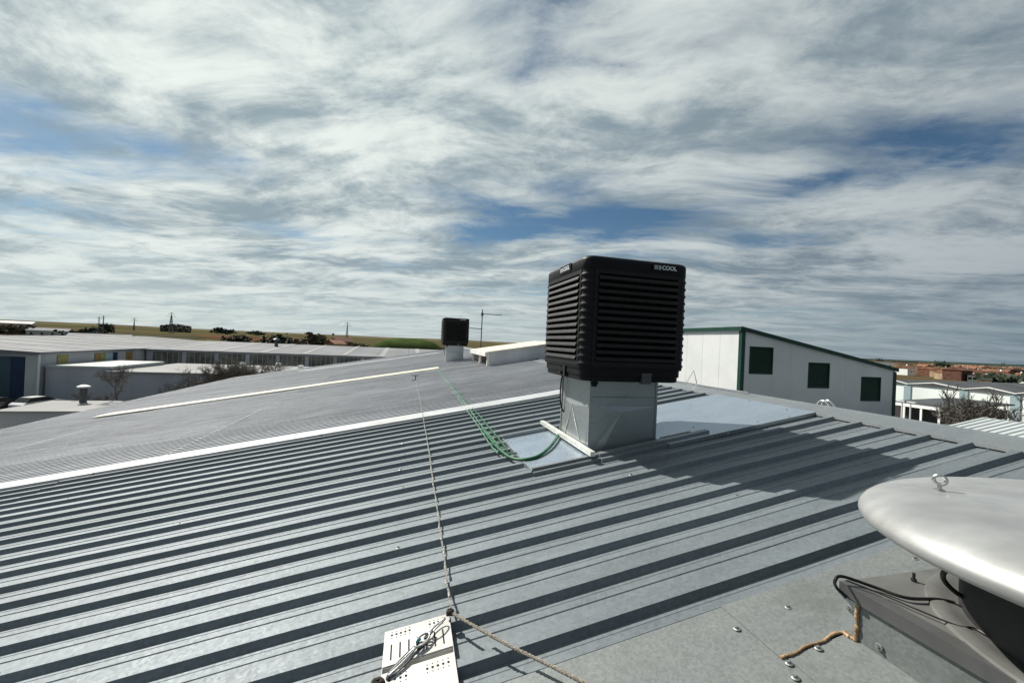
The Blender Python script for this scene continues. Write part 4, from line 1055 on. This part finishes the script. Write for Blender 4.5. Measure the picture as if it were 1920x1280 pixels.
def leafy_tree(name, label, loc, h, w, seed, mat='leaf', group=None, n=420, cat='tree'):
    rnd = random.Random(seed); t = thing(name, label, cat, loc, group)
    x, y, z = loc
    mb = MB(); mb.tube([(x, y, z), (x+.02*h, y, z+h*.45), (x, y, z+h*.75)], [h*.03, h*.02, h*.008], 6); mb.obj('trunk', 'bark', t)
    mb = MB(); cl_ = [(rnd.gauss(0, .28)*w, rnd.gauss(0, .28)*w, h*rnd.uniform(.3, .85)) for _ in range(9)]
    for _ in range(n):
        c = rnd.choice(cl_); s_ = w*.22
        p = Vector((x+c[0]+rnd.gauss(0, s_), y+c[1]+rnd.gauss(0, s_), z+max(h*.12, min(h, c[2]+rnd.gauss(0, h*.10)))))
        a = Vector((rnd.gauss(0, 1), rnd.gauss(0, 1), rnd.gauss(0, 1))).normalized(); b = a.orthogonal().normalized(); q = w*.07*rnd.uniform(.6, 1.4)
        mb.add([p-a*q-b*q, p+a*q-b*q*.6, p+a*q*.8+b*q, p-a*q*.7+b*q], [(0, 1, 2, 3)])
    mb.obj('crown', mat, t, smooth=0); return t
def gp(px, py, z=0): return at_z(px, py, z)
# left: bare trees in front of the low blocks
p = at_y(212, 745, 52); bare_tree('bare_tree', 'bare dark tree in front of the grey block, beside the chimney pipe', (p.x, 52, 0), at_y(212, 698, 52).z/.85, 4, .5, 6)
p = at_y(135, 750, 47); bare_tree('bare_shrub', 'small bare shrub beside the chimney pipe of the white-roofed shed', (p.x, 50.8, 0), at_y(135, 738, 50.8).z/.85, 11, .6, 6)
for i, (px, Yd, h_) in enumerate(((385, 50, 5.3), (412, 49, 5.6), (440, 51, 5.9), (468, 50, 5.8), (492, 52, 5.4))):
    p = at_y(px, 700, Yd)
    bare_tree('bare_shrub', ['leftmost bare bush of the thicket above the roof edge', 'second bare bush from the left in the thicket above the roof edge', 'middle bare bush of the thicket above the roof edge', 'second bare bush from the right in the thicket above the roof edge', 'rightmost bare bush of the thicket above the roof edge'][i],
              (p.x, Yd, 0), at_y(px, 682, Yd).z/1.02, 30+i, .6, 6, 'bare bushes of the thicket', dense=4)
# right: bare trees below the white industrial building
for i, (px, Yx, yt, lab) in enumerate(((1812, 60, 746, 'bare spreading tree in front of the white industrial wall'), (1884, 58, 731, 'taller bare tree nearest the right edge of the photo'), (1768, 62, 756, 'small bare tree beside the low canopy building'), (1852, 64, 744, 'slender bare tree between the spreading tree and the tallest bare tree'))):
    p = at_x(px, 795, Yx); bare_tree('bare_tree', lab, (Yx, p.y, 0), at_x(px, yt, Yx).z/.92, 70+i, .52, 5, dense=3, tmin=.03)

# ------------------------------------------------------------------ right: industrial buildings
RI = thing('industrial_building', 'white industrial building with blue-grey pilasters and dark gabled bays, right', 'building', (105, 40, 0))
RXX = 93.0
ys = [at_x(px, 730, RXX).y for px in (1640, 1702, 1808, 1905, 1990)]
for i in range(4):
    y1, y0 = ys[i], ys[i+1]
    boxpart(RI, 'wall', (RXX, y0+.03, 0), (RXX+50, y1-.03, 5.55), 'rwall')
    mb = MB(); ym = (y0+y1)/2
    mb.loft([[(x, y0, 5.56), (x, ym, 6.15), (x, y1, 5.56)] for x in (RXX-.3, RXX+50)], True, True, True); mb.obj('bay_roof', 'darkroof', RI, smooth=0)
    mb = MB(); mb.loft([[(x, y0, 5.53), (x, ym, 6.13), (x, y1, 5.53), (x, y1, 5.66), (x, ym, 6.28), (x, y0, 5.66)] for x in (RXX-.35, RXX-.05)], True, True, True); mb.obj('white_verge', 'white', RI, smooth=0)
    if i: boxpart(RI, 'pilaster', (RXX-.15, y1-.55, 0), (RXX-.01, y1+.55, 5.5), 'pil')
RL = thing('canopy_building', 'low building with dark roof and white-framed open canopy behind the gable end', 'building', (75, 50, 0))
yA, yB_ = at_x(1660, 750, 72).y, at_x(1765, 750, 72).y
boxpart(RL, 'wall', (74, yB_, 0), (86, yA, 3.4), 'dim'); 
mb = MB(); mb.hexa([(71.8, yB_-.3, 3.45), (87, yB_-.3, 4.1), (87, yA, 4.1), (71.8, yA, 3.45), (71.8, yB_-.3, 3.65), (87, yB_-.3, 4.3), (87, yA, 4.3), (71.8, yA, 3.65)]); mb.obj('roof', 'darkroof', RL, smooth=0)
boxpart(RL, 'canopy_fascia', (71.6, yB_-.3, 3.25), (71.79, yA, 3.66), 'white')
for k in range(4):
    y = yB_+(yA-yB_)*k/3.3; boxpart(RL, 'canopy_post', (71.65, y-.12, 0), (71.78, y+.12, 3.25), 'white')
boxpart(RL, 'loading_dock', (70, yB_-1, 0), (71.4, yA, 1.4), 'fibrelight')
WL = thing('boundary_wall', 'long dark boundary wall behind the near corrugated roof', 'wall', (50, 20, 0))
boxpart(WL, 'wall_run', (48, -10, 0), (48.3, 60, 2.2), 'wallgrey')
mb = MB(); mb.box((47.9, -10, 2.2), (48.4, 60, 2.3)); mb.obj('coping', 'darkroof', WL, smooth=0)
p = at_z(1780, 790, .03); q = at_z(1850, 790, .03)
sheet('pavement', [(56, 12), (90, 12), (90, 50), (56, 50)], .03, 'cement')
for i, px in enumerate((1690, 1706)):
    p = at_x(px, 790, 66); mb = MB(); mb.tube([(66, p.y, 0), (66, p.y, 4.4)], .09, 6); mb.box((65.8, p.y-.6, 4.35), (66.2, p.y+.6, 4.5))
    tag(mb.obj('lamp_post', 'shedgrey', origin=(66, p.y, 0), smooth=0), ['pale post nearest the corner of the white gable building', 'second pale post right of the white gable building'][i], 'post')

# ------------------------------------------------------------------ distant town, right
def house(loc, w, d, h, rh, rz, wm, rm, label, group='houses of the distant town', name='town_house', wins=0, chim=False):
    t = thing(name, label, 'house', (0, 0, 0), group)
    mb = MB(); mb.box((-w/2, -d/2, 0), (w/2, d/2, h)); wl = mb.obj('wall', wm, t, smooth=0)
    mb = MB(); e = .4; mb.loft([[(x, -d/2-e, h), (x, 0, h+rh), (x, d/2+e, h)] for x in (w/2+e, -w/2-e)], True, True, True); rf = mb.obj('roof', rm, t, smooth=0)
    if chim: mb = MB(); mb.box((w*.2, -.4, h+rh*.5), (w*.2+.8, .4, h+rh+1)); mb.obj('chimney', wm, rf, smooth=0)
    if wins:
        for sy in (-1,):
            for k in range(wins):
                x = -w/2+w*(k+.5)/wins; mb = MB(); mb.box((x-.5, sy*(d/2)-.05, h*.45), (x+.5, sy*d/2-.005, h*.45+1.3)); mb.obj('window', 'glass', wl, smooth=0)
    t.location = loc; t.rotation_euler = (0, 0, rz); return t
rnd = random.Random(21)
protos = []
for (wm, rm, w, d, h, rh) in (('ochrewall', 'terra', 11, 8, 5, 2), ('white', 'terra', 9, 8, 6, 2), ('brick', 'terra', 12, 9, 7, 2), ('ochrewall', 'brick', 14, 9, 4.5, 2.2), ('white', 'terra', 16, 10, 4, 2.5)):
    protos.append(None)
spec = (('ochrewall', 'terra', 11, 8, 5, 2, 'ochre house with a tiled roof in the distant town'), ('white', 'terra', 9, 8, 5.5, 2, 'white-walled house with a tiled roof in the distant town'), ('brick', 'terra', 12, 9, 6.5, 2, 'red brick house with a tiled roof in the distant town'), ('ochrewall', 'brick', 16, 10, 4.5, 2.2, 'long low ochre house with a dark red roof in the distant town'), ('ochrewall', 'terra', 22, 11, 6, 2.5, 'wide tile-roofed block in the distant town'))
seen = {}
for i in range(120):
    px = rnd.uniform(1640, 1990); f_ = rnd.random()**1.2; depth = 225+f_*1000
    hor = 634+.0454*(px-768)
    py = hor+750*10/depth
    p = at_z(px, py, 0); s_ = rnd.choice(range(5)); wm, rm, w, d, h, rh, lab = spec[s_]; rz = rnd.choice((0, 90))+rnd.gauss(0, 12)
    if px < 1690 and depth < 230: continue
    sc = rnd.uniform(.8, 1.1)
    if protos[s_] is None: protos[s_] = o = house(p, w, d, h, rh, R(rz), wm, rm, lab, group='%s houses of the distant town' % ('ochre', 'white', 'brick', 'long low', 'wide')[s_], chim=True, wins=3)
    else: o = copy_tree(protos[s_]); o.location = p; o.rotation_euler = (0, 0, R(rz))
    o.scale = (sc*.85, sc*.85, sc*.85)
    kind = ('ochre town house', 'white-walled town house', 'brick town house', 'long low town house', 'wide tile-roofed block')[s_]
    row = 'in the nearest row' if depth < 300 else 'second row back' if depth < 400 else 'halfway back' if depth < 560 else 'two thirds back' if depth < 800 else 'in the farthest rows'
    side = ('right beside the brown apartment block', 'between the brown block and the tall dark tree', 'left of the cream-white narrow house', 'right of the cream-white narrow house', 'near the cypress', 'at the right edge of the town')[min(5, max(0, int((px-1670)/44)))]
    o['label'] = '%s %s, %s' % (kind, row, side)
    o['group'] = 'houses of the distant town'
def blk(px0, px1, pytop, depth, wm, label, rm='darkroof', flat=True):
    pc = at_z((px0+px1)/2, 634+.0454*((px0+px1)/2-768)+7500/depth, 0)
    ppm = F/depth*1.0; dist = Vector((pc.x, pc.y)).length; w = (px1-px0)*dist/ (F*math.sqrt(1+(((px0+px1)/2-960)/F)**2)**2)*math.sqrt(1+(((px0+px1)/2-960)/F)**2)
    hor = 634+.0454*((px0+px1)/2-768); h = 10+(hor-pytop)*depth/750
    ang = math.atan2(pc.y, pc.x)
    t = thing('apartment_block', label, 'building', (0, 0, 0))
    mb = MB(); mb.box((-w/2, -6, 0), (w/2, 6, h)); wl = mb.obj('wall', wm, t, smooth=0)
    mb = MB(); mb.box((-w/2-.3, -6.3, h), (w/2+.3, 6.3, h+.5)); mb.obj('roof', rm, t, smooth=0)
    for j in range(max(1, int(h/3.2))):
        for k in range(max(2, int(w/4))):
            n_ = max(2, int(w/4)); x = -w/2+w*(k+.5)/n_; z = 1+j*3.1
            if z+1.5 < h: mb = MB(); mb.box((x-.7, -6.06, z), (x+.7, -6.005, z+1.5)); mb.obj('window', 'glass', wl, smooth=0)
    t.location = pc; t.rotation_euler = (0, 0, ang-R(90)); return t
blk(1646, 1672, 678, 330, 'white', 'bright white block just right of the green gable verge')
blk(1681, 1712, 679, 300, 'ochrewall', 'tall brown apartment block right behind the gable corner')
blk(1773, 1786, 697, 250, 'ochrewall', 'pale pink narrow house in the distant town')
blk(1817, 1829, 703, 230, 'white', 'narrow cream-white house above the white industrial roofs')
blk(1840, 1855, 712, 205, 'ochrewall', 'pinkish house nearest the white industrial roofs')
blk(1898, 1925, 694, 260, 'brick', 'reddish brick block at the right edge of the photo')
for i, (px, d_, h_, w_) in enumerate(((1735, 420, 8, 12), (1772, 380, 11, 9), (1790, 330, 6, 12), (1860, 300, 7, 11), (1877, 260, 13, 4), (1700, 380, 8, 10), (1895, 210, 6, 12), (1650, 500, 11, 9))):
    p = at_z(px, 634+.0454*(px-768)+7500/d_, 0)
    leafy_tree('town_tree', ['dark tree between two town roofs', 'tall dark tree rising above the middle of the town', 'broad dark tree in front of the town', 'broad tree right of the cream-white house', 'narrow dark cypress standing up from the town', 'dark tree beside the brown apartment block', 'large dark tree at the right edge of the town', 'dark tree top above the green gable verge'][i], p, h_, w_, 90+i)

# ------------------------------------------------------------------ far left: fields, sheds, pylons
def gd(px, depth):
    return at_z(px, 634+.0454*(px-768)+7500/depth, 0)
sheet('field', [tuple(gd(395, 420).xy), tuple(gd(560, 430).xy), tuple(gd(560, 700).xy), tuple(gd(360, 640).xy)], .3, material('red earth', (.10, .055, .036), .95, spec=0, scale=.02, amt=.2))
sheet('field', [tuple(gd(-40, 330).xy), tuple(gd(330, 300).xy), tuple(gd(420, 560).xy), tuple(gd(-60, 560).xy)], .25, material('olive field', (.060, .056, .034), .95, spec=0, scale=.02, amt=.2))
hs = house(gd(94, 245), 17, 9, 4.6, 1.6, R(0), 'wallpale', 'fibre', 'small grey farmhouse with a pale roof on the far left field', group='x', name='farmhouse', wins=4); del hs['group']; hs.rotation_euler = (0, 0, R(18))
hs = house(gd(190, 240), 26, 12, 2.6, 1.6, R(24), 'wallgrey', 'fibre', 'wide low grey barn below the two poles, left', group='x', name='barn'); del hs['group']
hs = house(gd(8, 620), 62, 24, 5.5, 3, R(20), 'ochrewall', 'white', 'long white-roofed barn on the rise at the left edge', group='x', name='barn'); del hs['group']
t = thing('brick_wall', 'long low red brick wall and dark scrub behind the left factory roofs', 'wall', gd(90, 215))
mb = MB(); a, b = gd(-60, 215), gd(225, 228); dd = (b-a).normalized(); nn = Vector((-dd.y, dd.x, 0))
mb.hexa([a, b, b+nn*.4, a+nn*.4, a+Vector((0, 0, 2.6)), b+Vector((0, 0, 2.6)), b+nn*.4+Vector((0, 0, 2.6)), a+nn*.4+Vector((0, 0, 2.6))]); mb.obj('brickwork', 'brick', t, smooth=0)
ob = house(gd(640, 250), 10, 9, 6.0, 2.6, R(30), 'ochre', 'terra', 'small orange house below the lattice mast, left of the green mound', group='x', name='orange_house', wins=2); del ob['group']
ob = house(gd(628, 225), 8, 8, 5.0, 2.0, R(50), 'ochrewall', 'terra', 'low tiled outbuilding just left of the orange house', group='x', name='outbuilding'); del ob['group']
# green mound
c = gd(765, 190); mb = MB(); nx, ny = 24, 10; rows = []
for j in range(ny+1):
    row = []
    for i in range(nx+1):
        u_, v_ = i/nx*2-1, j/ny*2-1
        z = 10.0*max(0, 1-abs(u_)**3.2)**.7*max(0, 1-v_*v_)**.5+random.gauss(0, .12)*(abs(u_) < .95 and abs(v_) < .9)
        row.append((c.x+u_*20, c.y+v_*14+12, z-.1))
    rows.append(row)
mb.loft(rows, closed=False); tag(mb.obj('grass_mound', 'green', smooth=60), 'long bright green grassy mound beyond the roofs, left of the far cooler', 'mound')
for i, (px, d_, h_, w_, m_, lab) in enumerate(((510, 200, 7.0, 8, 'leaf', 'round dark evergreen tree above the long factory roof'), (533, 215, 6.5, 6, 'leaf', 'narrow dark tree right of the round evergreen'), (560, 230, 4.5, 12, 'leaf2', 'low olive scrub tree left of the brown bare crown'),
    (587, 225, 8.5, 9, 'leaf2', 'brownish bare-crowned tree above the middle of the long roof'), (612, 230, 5, 8, 'leaf2', 'low scrubby tree left of the orange house'), (455, 235, 5.2, 9, 'leaf2', 'olive bush left of the round evergreen'), (440, 240, 4.2, 9, 'leaf2', 'low olive bush at the edge of the red field'),
    (672, 215, 4.5, 7, 'leaf2', 'grey scrub between the orange house and the green mound'), (828, 195, 6.5, 6, 'leaf2', 'scrubby tree at the right end of the green mound'), (685, 240, 3.5, 6, 'leaf2', 'small scrub bush at the left end of the green mound'),
    (202, 420, 11, 9, 'leaf', 'dark round tree right of the two left poles'), (30, 240, 6, 10, 'leaf2', 'olive scrub tree left of the grey farmhouse'), (5, 235, 7, 12, 'leaf2', 'olive scrub tree at the left edge of the photo'), (52, 250, 7, 6, 'leaf2', 'thin scrub tree next to the grey farmhouse'),
    (135, 250, 5, 10, 'leaf', 'dark scrub tree right of the grey farmhouse'), (168, 300, 7, 8, 'leaf', 'dark scrub tree behind the low grey barn'), (410, 900, 15, 16, 'leaf', 'dark distant copse tree above the red field'), (423, 900, 11, 22, 'leaf', 'low distant copse right above the red field'), (480, 900, 10, 20, 'leaf', 'low distant copse on the skyline left of the evergreen'))):
    leafy_tree('scrub_tree', lab, gd(px, d_), h_*(1.35 if 430 < px < 700 and d_ < 300 else 1), w_, 200+i, m_)
# dark copse on the skyline under the pylon
tt = thing('copse', 'flat dark copse on the skyline around the foot of the big pylon', 'trees', gd(330, 900)); rnd = random.Random(5); mb = MB()
for _ in range(1800):
    px = rnd.uniform(300, 358); b_ = gd(px, 900+rnd.uniform(-30, 30)); z = rnd.uniform(0, 1)*(18-abs(px-330)*.16)
    q = 1.2; a_ = Vector((rnd.gauss(0, 1), rnd.gauss(0, 1), rnd.gauss(0, 1))).normalized(); o_ = a_.orthogonal().normalized(); p = b_+Vector((0, 0, z)); mb.add([p-a_*q, p+o_*q, p+a_*q, p-o_*q], [(0, 1, 2, 3)])
mb.obj('foliage', 'leaf', tt, smooth=0)
def pylon(px, pyt, depth, label, w=.16):
    b_ = gd(px, depth); hor = 634+.0454*(px-768); H = 10+(hor-pyt)*depth/750
    t = thing('pylon', label, 'pylon', b_); mb = MB(); W_ = H*w; lv = 7; r_ = .16+depth*.00022
    def cr(k): s_ = W_*(1-.88*k/lv)/2; z = H*.86*k/lv; return [b_+Vector((sx*s_, sy*s_, z)) for sx, sy in ((-1, -1), (1, -1), (1, 1), (-1, 1))]
    for k in range(lv):
        A_, B_ = cr(k), cr(k+1)
        for j in range(4): mb.tube([A_[j], B_[j]], r_, 4); mb.tube([A_[j], B_[(j+1) % 4]], r_*.6, 3); mb.tube([A_[(j+1) % 4], B_[j]], r_*.6, 3)
    mb.tube([b_+Vector((0, 0, H*.84)), b_+Vector((0, 0, H))], r_*1.2, 4); mb.obj('lattice_tower', 'pylon', t, smooth=0)
    mb = MB()
    for z, l in ((.80, .20), (.90, .15), (.97, .08)): mb.tube([b_+Vector((-H*l, 0, H*z)), b_+Vector((H*l, 0, H*z))], r_, 4)
    mb.obj('cross_arms', 'pylon', t, smooth=0)
pylon(320, 586, 700, 'tall dark lattice pylon on the skyline above the dark copse')
pylon(650, 604, 620, 'pale lattice mast on the skyline above the orange house', .12)
pylon(251, 597, 900, 'thin distant pylon left of the tall lattice pylon', .08)
for i, (px, pt, d_) in enumerate(((184, 594, 260), (192, 592, 250))):
    b_ = gd(px, d_); H = 10+(634+.0454*(px-768)-pt)*d_/750; mb = MB(); mb.tube([b_, b_+Vector((0, 0, H))], [.35, .2], 6); mb.tube([b_+Vector((-1.2, 0, H*.93)), b_+Vector((1.2, 0, H*.93))], .15, 4); mb.tube([b_+Vector((-.8, 0, H*.85)), b_+Vector((.8, 0, H*.85))], .12, 4)
    tag(mb.obj('utility_pole', 'pylon', origin=b_, smooth=0), ['left and shorter of the two dark poles beside the far left tree', 'right and taller of the two dark poles beside the far left tree'][i], 'pole')
# small vent standing on the long factory roof
p = at_z(561, 646, 7.0); mb = MB(); mb.tube([(p.x, 96, 6.6), (p.x, 96, 8.3)], .35, 8); mb.lathe([(.7, 0), (.7, .2), (.3, .5)], (p.x, 96, 8.2), 10)
tag(mb.obj('roof_vent', 'mast', origin=(p.x, 96, 6.6)), 'small dark round vent on the long factory roof', 'vent')
